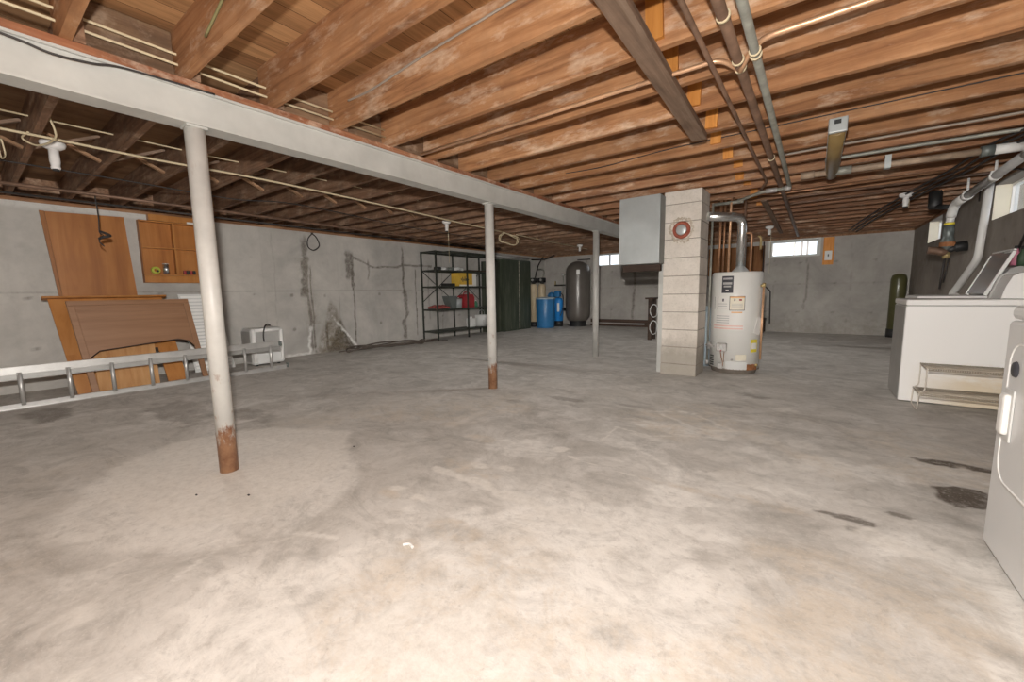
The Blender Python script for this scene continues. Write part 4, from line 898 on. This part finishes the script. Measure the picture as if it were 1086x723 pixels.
# ---------------------------------------------------------------- green cabinet
t = thing('steel_cabinet', 'grimy dark green steel cabinet with two doors against the left wall', 'cabinet', (-6.4, 8.6, 0))
MB().box(-6.66, -6.20, 8.05, 9.22, .0, 1.80).build('cabinet_body', M['cabinet'], t)
for i, (a, bb) in enumerate(((8.06, 8.66), (8.71, 9.21))):
    MB().box(-6.198, -6.178, a, bb, .05, 1.78, ch=.004).build('door', M['cabinet'], t)
MB().box(-6.198, -6.188, 8.665, 8.705, .05, 1.78).build('center_strip', simple('flaking_paint', (.34, .31, .25), .7, 0, .9, 10), t)
t = thing('steel_cabinet', 'narrow dark steel locker between the shelving and the green cabinet', 'cabinet', (-6.45, 7.86, 0))
MB().box(-6.66, -6.30, 7.75, 8.03, .0, 1.74).build('cabinet_body', M['cabinet'], t)
MB().box(-6.298, -6.285, 7.76, 8.02, .05, 1.70, ch=.003).build('door', M['cabinet'], t)

# ---------------------------------------------------------------- shelving
t = thing('shelving_unit', 'black open metal shelving unit with cross braces against the left wall', 'shelving', (-6.4, 6.65, 0))
ys = (5.80, 6.72, 7.62); xf, xb = -6.19, -6.61
for y in ys:
    for x in (xf, xb):
        MB().box(x - .018, x + .018, y - .003, y + .003, 0, 1.84).box(x - .003 + (.015 if x == xf else -.015), x + .003 + (.015 if x == xf else -.015), y - .018, y + .018, 0, 1.84).build('upright', M['shelf_metal'], t)
for z in (.19, .645, 1.12, 1.45, 1.83):
    mb = MB().box(xb, xf, ys[0], ys[2], z, z + .006)
    for x in (xb - .004, xf): mb.box(x, x + .004, ys[0] - .01, ys[2] + .01, z - .022, z + .008)
    for y in (ys[0] - .01, ys[2]): mb.box(xb, xf, y, y + .004, z - .022, z + .008)
    mb.build('shelf', M['shelf_metal'], t)
for (z0, z1) in ((1.12, 1.45), (.80, 1.12)):
    for (a, bb) in ((ys[0], ys[0] + .46), (ys[0] + .46, ys[1]), (ys[1], ys[1] + .45), (ys[1] + .45, ys[2])):
        up = (a in (ys[0], ys[1])) == (z0 > 1)
        p = [(xb - .01, a, z1 if up else z0), (xb - .01, bb, z0 if up else z1)]
        MB().tube(p, .010, 4).build('brace', M['shelf_metal'], t)
def sbox(name, lab, cat, y0, y1, x0, x1, z0, z1, mat, ch=.008, **k): return tag(MB().box(x0, x1, y0, y1, z0, z1, ch=ch).build(name, mat), lab, cat, **k)
t = thing('carton', 'yellow and white printed carton on the second highest shelf', 'box', (-6.38, 6.83, 1.128))
MB().box(-6.52, -6.28, 6.56, 7.12, 1.128, 1.42, ch=.004).build('carton_body', M['box_yellow'], t)
MB().box(-6.279, -6.277, 6.99, 7.118, 1.13, 1.418).build('front_panel', M['label_white'], t); MB().box(-6.2795, -6.2775, 6.565, 6.985, 1.13, 1.165).build('front_stripe', M['label_white'], t)
mb = MB()
for k, (a, h) in enumerate(((6.62, .03), (6.665, .06), (6.70, .02), (6.735, .07), (6.77, .03), (6.80, .05), (6.85, .02))): mb.box(-6.279 , -6.277, a, a + .022, 1.27 - h * (.4 + .3 * (k % 3)), 1.27 + h)
mb.build('front_mark', M['label_dark'], t)
t = thing('fuel_can', 'red fuel can with spout on the middle shelf', 'can', (-6.38, 6.9, .653))
MB().prism([(6.74, .653), (7.08, .653), (7.08, .88), (7.03, .95), (6.80, .95), (6.74, .90)], 'X', -6.47, -6.31).build('can_body', M['red'], t)
MB().tube(rounded([(-6.39, 6.80, .94), (-6.39, 6.82, 1.0), (-6.39, 6.98, 1.0), (-6.39, 7.0, .94)], .02), .012, 8).build('handle', M['red'], t)
MB().tube([(-6.39, 6.76, .93), (-6.39, 6.62, .90)], .016, 8).build('spout', M['red'], t)
t = thing('metal_bucket', 'grey metal bucket tipped on the middle shelf left of the fuel can', 'bucket', (-6.40, 6.45, .653))
MB().lathe((-6.38, 6.62, .653), [(0, 0), (.075, 0), (.085, .21), (.08, .21), (.07, .01), (0, .01)], 22).build('bucket_body', M['galv'], t)
MB().lathe((-6.38, 6.62, .853), [(.085, 0), (.092, .006), (.085, .012)], 22).build('bucket_rim', M['grey_bin'], t)
tag(MB().prism([(6.24, .92), (6.50, .92), (6.48, .653), (6.36, .653), (6.28, .80)], 'X', -6.50, -6.30).build('plastic_bin', M['grey_bin']), 'dark grey bin on the middle shelf beside the red cloth', 'bin')
mb = MB()
for k in range(9):
    y = 5.86 + k * .045; mb.tube(spline([(-6.52, y, .680), (-6.4, y + .03, .705 + .02 * math.sin(k * 2.2)), (-6.28, y + .01, .680)]), .024, 7)
tag(mb.build('folded_cloth', M['red_cloth']), 'folded red checked cloth on the middle shelf at the left', 'cloth')
t = thing('plastic_jug', 'small white jug on the bottom shelf', 'jug', (-6.38, 7.02, .198))
MB().box(-6.46, -6.32, 6.93, 7.13, .198, .40, ch=.02).build('jug_body', M['white_dull'], t)
MB().lathe((-6.39, 7.03, .40), [(0, 0), (.03, 0), (.03, .035), (0, .035)], 12).build('jug_cap', M['white_trim'], t)
t = thing('plastic_jug', 'larger white jug with wire handle on the bottom shelf, at the right', 'jug', (-6.38, 7.37, .198))
MB().lathe((-6.38, 7.37, .198), [(0, 0), (.13, 0), (.14, .25), (.145, .26), (0, .265)], 24).build('jug_body', M['white_dull'], t)
MB().tube(spline([(-6.38, 7.24, .44), (-6.36, 7.28, .54), (-6.36, 7.37, .58), (-6.36, 7.46, .54), (-6.38, 7.50, .44)]), .005, 6).build('handle', M['galv'], t)
mb = MB()
for k, h in enumerate((.10, .16, .12, .18)): mb.box(-6.242, -6.238, 7.29 + .045 * k, 7.315 + .045 * k, .25, .25 + h)
mb.build('jug_print', M['print_grey'], t)
t = thing('spray_bottle', 'small green bottle on the middle shelf right of the fuel can', 'bottle', (-6.36, 7.16, .653))
MB().lathe((-6.36, 7.18, .653), [(0, 0), (.04, 0), (.042, .09), (.02, .12), (.015, .14), (0, .14)], 14).build('bottle_body', M['green_plastic'], t)
MB().lathe((-6.36, 7.18, .793), [(0, 0), (.017, 0), (.017, .02), (0, .02)], 10).build('bottle_cap', M['white_dull'], t)
sbox('tool_tray', 'black flat tool lying on the second highest shelf at the left', 'tool', 6.18, 6.46, -6.45, -6.3, 1.128, 1.19, M['black'])
for i, (a, w, m_, nm, lb_) in enumerate(((5.93, .16, 'black', 'small_tin', 'dark small tin at the left of the top loaded shelf'), (6.10, .18, 'white_dull', 'rolled_paper', 'white roll lying on the upper shelf'), (6.30, .17, 'grey_bin', 'small_tin', 'grey tin in the middle of the upper shelf'), (6.52, .26, 'white_dull', 'cloth_bundle', 'white cloth bundle on the upper shelf above the carton'))):
    if i == 0 or i == 2: o = MB().lathe((-6.36, a + w / 2, 1.458), [(0, 0), (w / 2, 0), (w / 2, .06), (w / 2 - .01, .07), (0, .07)], 16).build(nm, M[m_])
    elif i == 1: o = MB().tube([(-6.36, a, 1.495), (-6.35, a + w, 1.495)], .034, 14).build(nm, M[m_])
    else: o = MB().tube(spline([(-6.38, a, 1.495), (-6.34, a + .09, 1.512), (-6.38, a + .18, 1.50), (-6.36, a + w, 1.493)]), [.02] + [.034] * 17 + [.02], 10).build(nm, M[m_])
    tag(o, lb_, {'small_tin': 'tin', 'rolled_paper': 'roll', 'cloth_bundle': 'cloth'}[nm])
sbox('wood_offcut', 'thin brown board lying on the upper shelf at the right', 'board', 6.86, 7.55, -6.45, -6.25, 1.458, 1.49, M['dark_wood'], .002)
sbox('flat_tray', 'dark flat tray on top of the shelving unit', 'tray', 6.3, 7.5, -6.58, -6.25, 1.838, 1.875, M['shelf_metal'], .004)
pipe('pvc_pipe', 'pale plastic pipe along the left wall above the green cabinet', [(-6.62, 7.2, 1.90), (-6.5, 9.6, 1.90)], .03, M['pvc'], rad=0)

# ---------------------------------------------------------------- left wall boards
t = thing('plywood_sheet', 'tall orange stained plywood sheet leaning on the left wall', 'board', (-6.7, .98, 0))
MB().prism([(.655, 1.925), (1.285, 1.945), (1.325, 1.0), (1.36, 0.), (.76, 0.), (.70, .98)], 'X', -6.728, -6.712).build('sheet', M['plywood'], t)
MB().prism([(.615, 1.93), (.652, 1.926), (.697, .98), (.745, 0), (.70, 0), (.672, .98)], 'X', -6.732, -6.700).build('edge_batten', M['plywood'], t)
t = thing('wall_cubby', 'shallow orange wood cubby shelf fixed on the left wall', 'shelf', (-6.66, 1.71, 1.17))
MB().box(-6.745, -6.738, 1.40, 2.03, 1.17, 1.93).build('back_panel', M['plywood'], t)
for a in (1.40, 2.018): MB().box(-6.738, -6.65, a, a + .012, 1.17, 1.93).build('side_panel', M['plywood'], t)
MB().box(-6.738, -6.65, 1.725, 1.745, 1.28, 1.92).build('divider', M['head_orange'], t)
for z in (1.915, 1.595, 1.262): MB().box(-6.738, -6.645, 1.412, 2.018, z, z + .014).build('shelf', M['head_orange'], t)
MB().box(-6.655, -6.64, 1.40, 2.03, 1.17, 1.258).build('bottom_rail', M['head_orange'], t)
MB().box(-6.738, -6.65, 1.50, 1.97, 1.935, 2.008).build('top_board', M['head_orange'], t)
sbox('paper_scrap', 'small white paper on the edge of the cubby top', 'paper', 1.88, 1.96, -6.645, -6.640, 1.93, 1.955, M['white_dull'], .001)
t = thing('tin_can', 'shiny metal tin can standing in the lower left cubby', 'can', (-6.68, 1.62, 1.277))
MB().lathe((-6.685, 1.625, 1.277), [(0, 0), (.032, 0), (.032, .13), (0, .13)], 18).build('can_body', M['duct'], t)
MB().lathe((-6.685, 1.625, 1.405), [(.033, 0), (.034, .004), (.033, .008)], 18).build('can_rim', M['alum'], t)
t = thing('tape_roll', 'yellow green roll leaning beside the tin can in the cubby', 'roll', (-6.69, 1.52, 1.277))
MB().lathe((-6.70, 1.52, 1.325), [(.018, 0), (.046, 0), (.046, .03), (.018, .03), (.018, 0)], 20, axis='X').build('roll_body', simple('yellow_green', (.45, .48, .06), .5), t)
MB().lathe((-6.665, 1.535, 1.315), [(0, 0), (.014, 0), (.014, .006), (0, .006)], 12, axis='X').build('roll_core', M['black'], t)
for k in range(4): tag(MB().box(-6.70, -6.66, 1.80 + k * .034, 1.826 + k * .034, 1.277, 1.33, ch=.003).build('small_jar', M['red'] if k % 2 == 0 else M['black']), ('dark red jar, leftmost of four tiny jars in the lower right cubby', 'black jar, second of four tiny jars in the lower right cubby', 'dark red jar, third of four tiny jars in the lower right cubby', 'black jar, rightmost of four tiny jars in the lower right cubby')[k], 'jar', 'tiny jars in the lower right cubby')

def lean(xfoot, y0, xtop, ztop, skew=0.):
    d = Vector((xtop - xfoot, skew, ztop)); L = d.length; d.normalize(); u = Vector((0, 1, 0)); n = u.cross(d).normalized()
    Mx = Matrix(((u.x, d.x, n.x, xfoot), (u.y, d.y, n.y, y0), (u.z, d.z, n.z, 0), (0, 0, 0, 1))); return Mx, L
# headboard A (orange, with a ledge)
T, L = lean(-6.08, .64, -6.38, 1.0, -.09)
t = thing('wooden_headboard', 'orange wooden headboard with a top ledge, leaning behind the brown one', 'headboard', (-6.2, 1.05, 0))
MB().box(-.04, .96, L - .02, L, -.03, .06, T=T, ch=.006).build('top_ledge', M['head_orange'], t)
MB().box(0, .92, .42, L - .021, -.012, .012, T=T).build('panel', M['head_orange'], t)
MB().box(0, .22, 0, .42, -.012, .012, T=T).build('leg', M['head_orange'], t); MB().box(.74, .92, 0, .42, -.012, .012, T=T).build('leg', M['head_orange'], t)
MB().box(.56, .74, .385, .42, -.016, .016, T=T).build('bottom_rail', M['dark_wood'], t)
# pale plywood between
T, L = lean(-6.02, .79, -6.12, .8)
tag(MB().box(0, .50, 0, .60, -.008, .008, T=T).build('plywood_offcut', M['plywood_pale']), 'pale grained plywood offcut standing between the headboard legs', 'board')
# headboard B
T, L = lean(-5.90, .735, -6.06, .96, -.085)
t = thing('wooden_headboard', 'brown wooden headboard with arched lower edge leaning in front of the orange one', 'headboard', (-6.0, 1.2, 0))
H0 = .37
MB().prism([(.04, H0), (.12, .44), (.80, .50), (.90, .47), (.97, H0), (.97, L - .05), (.0, L - .05), (0, H0)], 'Z', -.010, .010, T=T).build('panel', M['head_brown'], t)
MB().box(-.01, .99, L - .05, L, -.014, .018, T=T, ch=.004).build('top_rail', M['head_brown'], t)
for a in (-.01, .935): MB().box(a, a + .055, 0, L - .051, -.013, .018, T=T, ch=.004).build('leg', M['head_brown'], t)
for k in range(3): MB().box(.05, .93, L - .085 - .045 * k, L - .078 - .045 * k, .010, .015, T=T).build('moulding', M['head_brown'], t)
MB().tube([T @ Vector(p) for p in ((.05, H0 + .01, .01), (.13, .445, .012), (.80, .505, .012), (.89, .475, .012), (.93, .40, .012))], .006, 6).build('edge_bead', M['dark_wood'], t)
# white louvre panel
T, L = lean(-6.49, 1.76, -6.68, 1.02, -.05)
t = thing('louvred_panel', 'white louvred panel leaning on the wall behind the nearest post', 'panel', (-6.45, 2.0, 0))
MB().prism([(0, 0), (.46, 0), (.41, L), (0, L)], 'Z', -.008, .008, T=T).build('panel', M['white_dull'], t)
for k in range(22): MB().box(.02, .43 - .04 * (k / 22), .04 + k * .045, .068 + k * .045, .008, .014, T=T).build('louvre', M['white_trim'], t)
# dehumidifier
x1 = -6.24; y0, y1 = 2.36, 2.78
t = thing('dehumidifier', 'old white dehumidifier with hose standing by the left wall', 'appliance', (-6.4, 2.57, 0))
MB().box(-6.56, x1, y0, y1, .02, .53, ch=.025).build('body', M['white_dull'], t)
mb = MB()
for a in (((y0 + .03, .05), (y0 + .03, .50)), ((y1 - .03, .05), (y1 - .03, .50)), ((y0 + .04, .505), (y1 - .04, .505)), ((y0 + .04, .27), (y1 - .04, .27))): mb.tube([(x1 + .004, *a[0]), (x1 + .004, *a[1])], .024, 10)
mb.build('front_frame', M['white_trim'], t)
MB().box(x1 - .005, x1 + .003, y0 + .05, y1 - .05, .29, .49).build('front_grille', M['grey_side'], t)
MB().box(x1 - .005, x1 + .012, y0 + .05, y1 - .05, .04, .25, ch=.006).build('water_bucket', M['white_dull'], t)
MB().box(-6.56, x1 - .03, y0 - .006, y0 - .001, .06, .49).build('side_panel', M['grey_side'], t)
MB().tube(spline([(-6.22, 2.52, .28), (-6.20, 2.50, .42), (-6.22, 2.53, .54), (-6.30, 2.60, .58), (-6.35, 2.66, .56)]), .010, 8).build('hose', M['black_wire'], t)
for y in (y0 + .06, y1 - .06): MB().lathe((x1 - .06, y, 0), [(0, 0), (.02, 0), (.02, .022), (0, .022)], 10).build('foot', M['black'], t)

# ladder lying on its edge
t = thing('extension_ladder', 'aluminium extension ladder lying on its edge before the headboards', 'ladder', (-5.74, 1.0, 0))
lx = -5.76
def rail(z0, z1, x, ya, yb, mat, nm):
    MB().box(x - .004, x, ya, yb, z0, z1).box(x, x + .026, ya, yb, z0, z0 + .005).box(x, x + .026, ya, yb, z1 - .005, z1).build(nm, mat, t)
rail(.315, .385, lx, -1.3, 2.50, M['alum'], 'side_rail'); rail(.0, .05, lx, -1.3, 2.58, M['alum'], 'side_rail')
rail(.262, .312, lx - .02, -1.3, 2.53, M['alum_dark'], 'inner_rail')
for k in range(-5, 8):
    y = .262 + .3035 * k
    if y < -1.28: continue
    MB().tube([(lx + .012, y, .03), (lx + .012, y, .33)], .017, 12).build('rung', M['alum'], t)
for z in (.32, .02): MB().box(lx - .01, lx + .03, 2.50 if z > .1 else 2.58, 2.53 if z > .1 else 2.60, z - .005, z + .055).build('end_cap', M['grey_bin'], t)

# ---------------------------------------------------------------- freezer, rack, washer, dryer
FX0, FX1, FY0, FY1 = .612, 1.40, 4.67, 5.25
t = thing('chest_freezer', 'white chest freezer with rust stained base against the right wall', 'freezer', (1.0, 4.96, 0))
MB().box(FX0, FX1, FY0, FY1, .01, .805, ch=.006).build('freezer_body', M['freezer'], t)
MB().box(FX0 - .004, FX1 + .004, FY0 - .010, FY1 + .004, .812, .858, ch=.010).build('freezer_lid', M['white'], t)
MB().box(FX0 - .003, FX0 - .0005, FY0 + .006, FY1 - .006, .015, .80).build('side_panel', M['grey_side'], t)
MB().box(FX0 + .004, FX1 - .004, FY0 + .002, FY1 - .002, .804, .813).build('lid_gasket', M['grey_side'], t)
# two tier wire rack
t = thing('wire_rack', 'two tier wire rack standing before the white freezer', 'rack', (.98, 4.4, 0))
rx0, rx1 = .72, 1.32; ya, yb = 4.36, 4.60
for (z, dx) in ((.345, .0), (.145, -.03)):
    mb = MB()
    for y in (ya, yb): mb.tube([(rx0 + dx, y, z), (rx1, y, z)], .0045, 6).tube([(rx0 + dx, y, z - .02), (rx1, y, z - .02)], .003, 6)
    n = 48
    for k in range(n + 1):
        x = rx0 + dx + (rx1 - rx0 - dx) * k / n; mb.tube([(x, ya, z + .004), (x, yb, z + .004)], .0034, 5)
        mb.tube([(x, ya, z + .004), (x, ya, z - .02)], .003, 4)
    mb.tube([(rx0 + dx, ya, z), (rx0 + dx, yb, z)], .006, 6).tube([(rx1, ya, z), (rx1, yb, z)], .006, 6)
    mb.build('wire_shelf', M['wire_rack'], t)
for x, dx in ((rx0, -.03), (rx1, 0)):
    MB().tube(rounded([(x, ya, .345), (x, ya, .17), (x + dx, ya, .145), (x + dx - .005, ya, .012), (x + dx - .005, yb, .012), (x + dx, yb, .145), (x, yb, .17), (x, yb, .345)], .025), .0045, 8).build('leg_frame', M['wire_white'], t)
# washer behind the freezer with its lid up
t = thing('washing_machine', 'white top loading washer behind the freezer with its glossy lid tilted up', 'washer', (1.08, 5.6, 0))
MB().box(.76, 1.41, 5.29, 5.93, .02, .875, ch=.012).build('washer_body', M['white'], t)
for x in (.80, 1.36):
    for y in (5.33, 5.89): MB().lathe((x, y, 0), [(0, 0), (.02, 0), (.02, .022), (0, .022)], 10).build('foot', M['black'], t)
def lidT(xa, za, xb_, zb_):
    d = Vector((xb_ - xa, 0, zb_ - za)); L = d.length; d.normalize(); u = Vector((0, 1, 0)); n = u.cross(d).normalized()
    return Matrix(((u.x, d.x, n.x, xa), (u.y, d.y, n.y, 5.24), (u.z, d.z, n.z, za), (0, 0, 0, 1))), L
T, L = lidT(1.17, .88, 1.315, 1.262)
lo = MB().box(.018, .532, .01, L - .012, -.006, .004, T=T).build('lid_panel', M['lid_grey'], t)
mb = MB().box(0, .020, 0, L - .02, -.012, .012, T=T, ch=.004).box(.53, .55, 0, L - .03, -.012, .012, T=T, ch=.004).box(.015, .535, L - .014, L, -.012, .010, T=T, ch=.004)
mb.build('lid_rim', M['white_trim'], t)
MB().box(.03, .16, L - .035, L - .015, -.02, -.008, T=T, ch=.004).build('lid_handle', M['alum'], t)
cp = [(1.22, .878), (1.415, .878), (1.415, 1.10), (1.36, 1.12), (1.30, 1.10)]
MB().prism(cp, 'Y', 4.90 + .40, 5.90).build('console', M['white'], t)
MB().prism(cp, 'Y', 5.285, 5.298).build('console_end', M['grey_side'], t)
t = thing('laundry_hamper', 'white rounded plastic tub sitting on the right end of the freezer', 'tub', (1.27, 4.98, .859))
MB().prism([(1.178, .860), (1.20, .96), (1.228, 1.035), (1.26, 1.055), (1.33, 1.064), (1.405, 1.06), (1.405, .860)], 'Y', 4.90, 5.14).build('tub_body', M['white'], t)
MB().prism([(1.165, .860), (1.19, .965), (1.215, 1.04), (1.25, 1.066), (1.33, 1.075), (1.405, 1.07), (1.405, .860)], 'Y', 5.141, 5.165).build('tub_rim', M['grey_side'], t)
for i, (c, lab, m_) in enumerate((((1.36, 5.42, 1.13), 'pink plastic bottle on the washer console behind the lid', 'pink'), ((1.375, 5.33, 1.12), 'dark green bottle on the washer console by the wall', 'green_dark'))):
    t = thing('bottle', lab, 'bottle', c)
    MB().lathe(c, [(0, 0), (.030, 0), (.032, .09), (.014, .12), (.012, .14), (0, .14)], 14).build('bottle_body', M[m_], t)
    MB().lathe((c[0], c[1], c[2] + .14), [(0, 0), (.015, 0), (.015, .025), (0, .025)], 10).build('bottle_cap', M['black'], t)

# dryer at the right edge: its door faces the room
DX, DY0, DY1, DH = .556, 1.52, 2.205, .90
t = thing('clothes_dryer', 'pale grey clothes dryer at the right edge with white door handle', 'dryer', (.87, 1.86, 0))
MB().box(DX, 1.21, DY0, DY1, .015, .845, ch=.014).build('dryer_body', M['dryer'], t)
MB().box(DX + .004, 1.21, DY0, DY1, .849, .895, ch=.016).build('top_panel', M['dryer'], t)
dr = MB()
def rrect(y0, y1, z0, z1, r, x, n=6):
    out = []
    for cy, cz, a0 in ((y1 - r, z1 - r, 0), (y0 + r, z1 - r, 90), (y0 + r, z0 + r, 180), (y1 - r, z0 + r, 270)):
        for k in range(n + 1):
            a = math.radians(a0 + 90 * k / n); out.append((x, cy + r * math.cos(a), cz + r * math.sin(a)))
    return out
rr = rrect(DY0 + .06, 2.115, .30, .775, .075, DX - .006)
pl = [(p[1], p[2]) for p in rr]
do = MB().prism(pl, 'X', DX - .008, DX - .001).build('door', M['dryer'], t)
MB().tube(rr + rr[:1], .005, 8).build('door_bead', M['white_trim'], do)
MB().box(DX - .030, DX - .009, 2.045, 2.095, .465, .605, ch=.010).build('handle', M['white_trim'], do)
MB().box(DX - .014, DX - .0085, 2.03, 2.11, .445, .62, ch=.002).build('handle_recess', M['white_dull'], do)
MB().lathe((DX - .001, 2.055, .69), [(0, -.016), (.024, -.014), (.027, -.008)], 22, axis='X').build('door_emblem', M['label_dark'], do)
for x in (.60, 1.16):
    for y in (DY0 + .05, DY1 - .05): MB().lathe((x, y, 0), [(0, 0), (.02, 0), (.02, .016), (0, .016)], 10).build('foot', M['black'], t)
MB().box(1.06, 1.21, DY0 + .01, DY1 - .01, .896, 1.06, ch=.02).build('console', M['dryer'], t)

# bits on the floor
tag(MB().tube(spline([(-1.235, .93, .005), (-1.215, .945, .008), (-1.19, .94, .006)]), .006, 6).build('plaster_chip', M['white_trim']), 'tiny pale chip of plaster lying on the bare floor in front', 'chip')
for i, (x, y) in enumerate(((-2.35, 1.42), (-2.42, .60), (-2.2, .75))):
    tag(MB().box(x, x + .012, y, y + .007, .0, .004).build('debris_chip', M['black_wire']), ('tiny dark chip on the floor farthest right of the nearest post', 'tiny dark chip on the floor left of the nearest post', 'tiny dark chip on the floor just in front of the nearest post')[i], 'chip')

# ---------------------------------------------------------------- light
def light(name, kind, loc, energy, color=(1, 1, 1), size=.1, rot=None, falloff=None, size_y=None):
    l = bpy.data.lights.new(name, kind); l.energy = energy; l.color = color
    if kind == 'AREA':
        l.size = size
        if size_y: l.shape = 'RECTANGLE'; l.size_y = size_y
    else: l.shadow_soft_size = size
    o = bpy.data.objects.new(name, l); C.objects.link(o); o.location = loc
    if rot: o.rotation_euler = rot
    if falloff:
        l.use_nodes = True; nt = l.node_tree; em = nt.nodes['Emission']; f = nt.nodes.new('ShaderNodeLightFalloff')
        f.inputs['Strength'].default_value = 1.0; f.inputs['Smooth'].default_value = 0
        nt.links.new(f.outputs[falloff], em.inputs['Strength'])
    return o
FL = light('camera_flash', 'POINT', (-.03, -.03, 1.25), 72, (1, .965, .925), .03, falloff='Linear')
FC = light('flash_far_fill', 'POINT', (-.03, -.03, 1.25), 6.5, (1, .965, .92), .03, falloff='Constant')  # added fill lamp at the flash, lifts the far end of the room
light('room_fill', 'AREA', (-2.2, -1.45, 1.2), 7, (1, .96, .92), 6.0, rot=(PI / 2, 0, 0), size_y=1.6)
# added fill spots under the joists, no such bulbs: soft downward light on floor and walls
for i, (x, y, e) in enumerate(((-4.48, 4.45, 1), (-4.48, 8.3, 1), (-.715, 8.6, .8), (.4, 6.75, .8), (-4.4, 1.2, .7), (-1.9, 3.9, 1), (-2.0, 7.2, .8), (-.2, 2.6, .5))):
    l = bpy.data.lights.new('fill_spot', 'SPOT'); l.energy = 12.5 * e; l.spot_size = 2.95; l.spot_blend = 1; l.shadow_soft_size = 0; l.color = (1, .975, .94)
    o = bpy.data.objects.new('fill_spot', l); C.objects.link(o); o.location = (x, y, 1.86)
    l.use_nodes = True; nt = l.node_tree; f = nt.nodes.new('ShaderNodeLightFalloff'); f.inputs['Strength'].default_value = 1
    nt.links.new(f.outputs['Linear'], nt.nodes['Emission'].inputs['Strength'])

w = bpy.data.worlds.new('sky'); bpy.context.scene.world = w; w.use_nodes = True
bg = w.node_tree.nodes['Background']; bg.inputs[0].default_value = (.93, .97, 1, 1); bg.inputs[1].default_value = 1.6

# ---------------------------------------------------------------- camera
F, yaw, pitch, roll = 432.65, -.6385, -.1180, -.0170
cyw, syw, cp_, sp_ = math.cos(yaw), math.sin(yaw), math.cos(pitch), math.sin(pitch)
fw = Vector((syw * cp_, cyw * cp_, sp_)); rt = Vector((cyw, -syw, 0)); up = rt.cross(fw)
cr, sr = math.cos(roll), math.sin(roll); r2 = rt * cr + up * sr; u2 = up * cr - rt * sr
cam = bpy.data.cameras.new('camera'); cam.sensor_width = 36; cam.sensor_fit = 'HORIZONTAL'; cam.lens = 36 * F / 1086; cam.clip_start = .02
co = bpy.data.objects.new('camera', cam); C.objects.link(co)
co.matrix_world = Matrix(((r2.x, u2.x, -fw.x, 0), (r2.y, u2.y, -fw.y, 0), (r2.z, u2.z, -fw.z, .9708), (0, 0, 0, 1)))
sc = bpy.context.scene; sc.camera = co
sc.view_settings.view_transform = 'Standard'; sc.view_settings.look = 'None'; sc.view_settings.exposure = 0
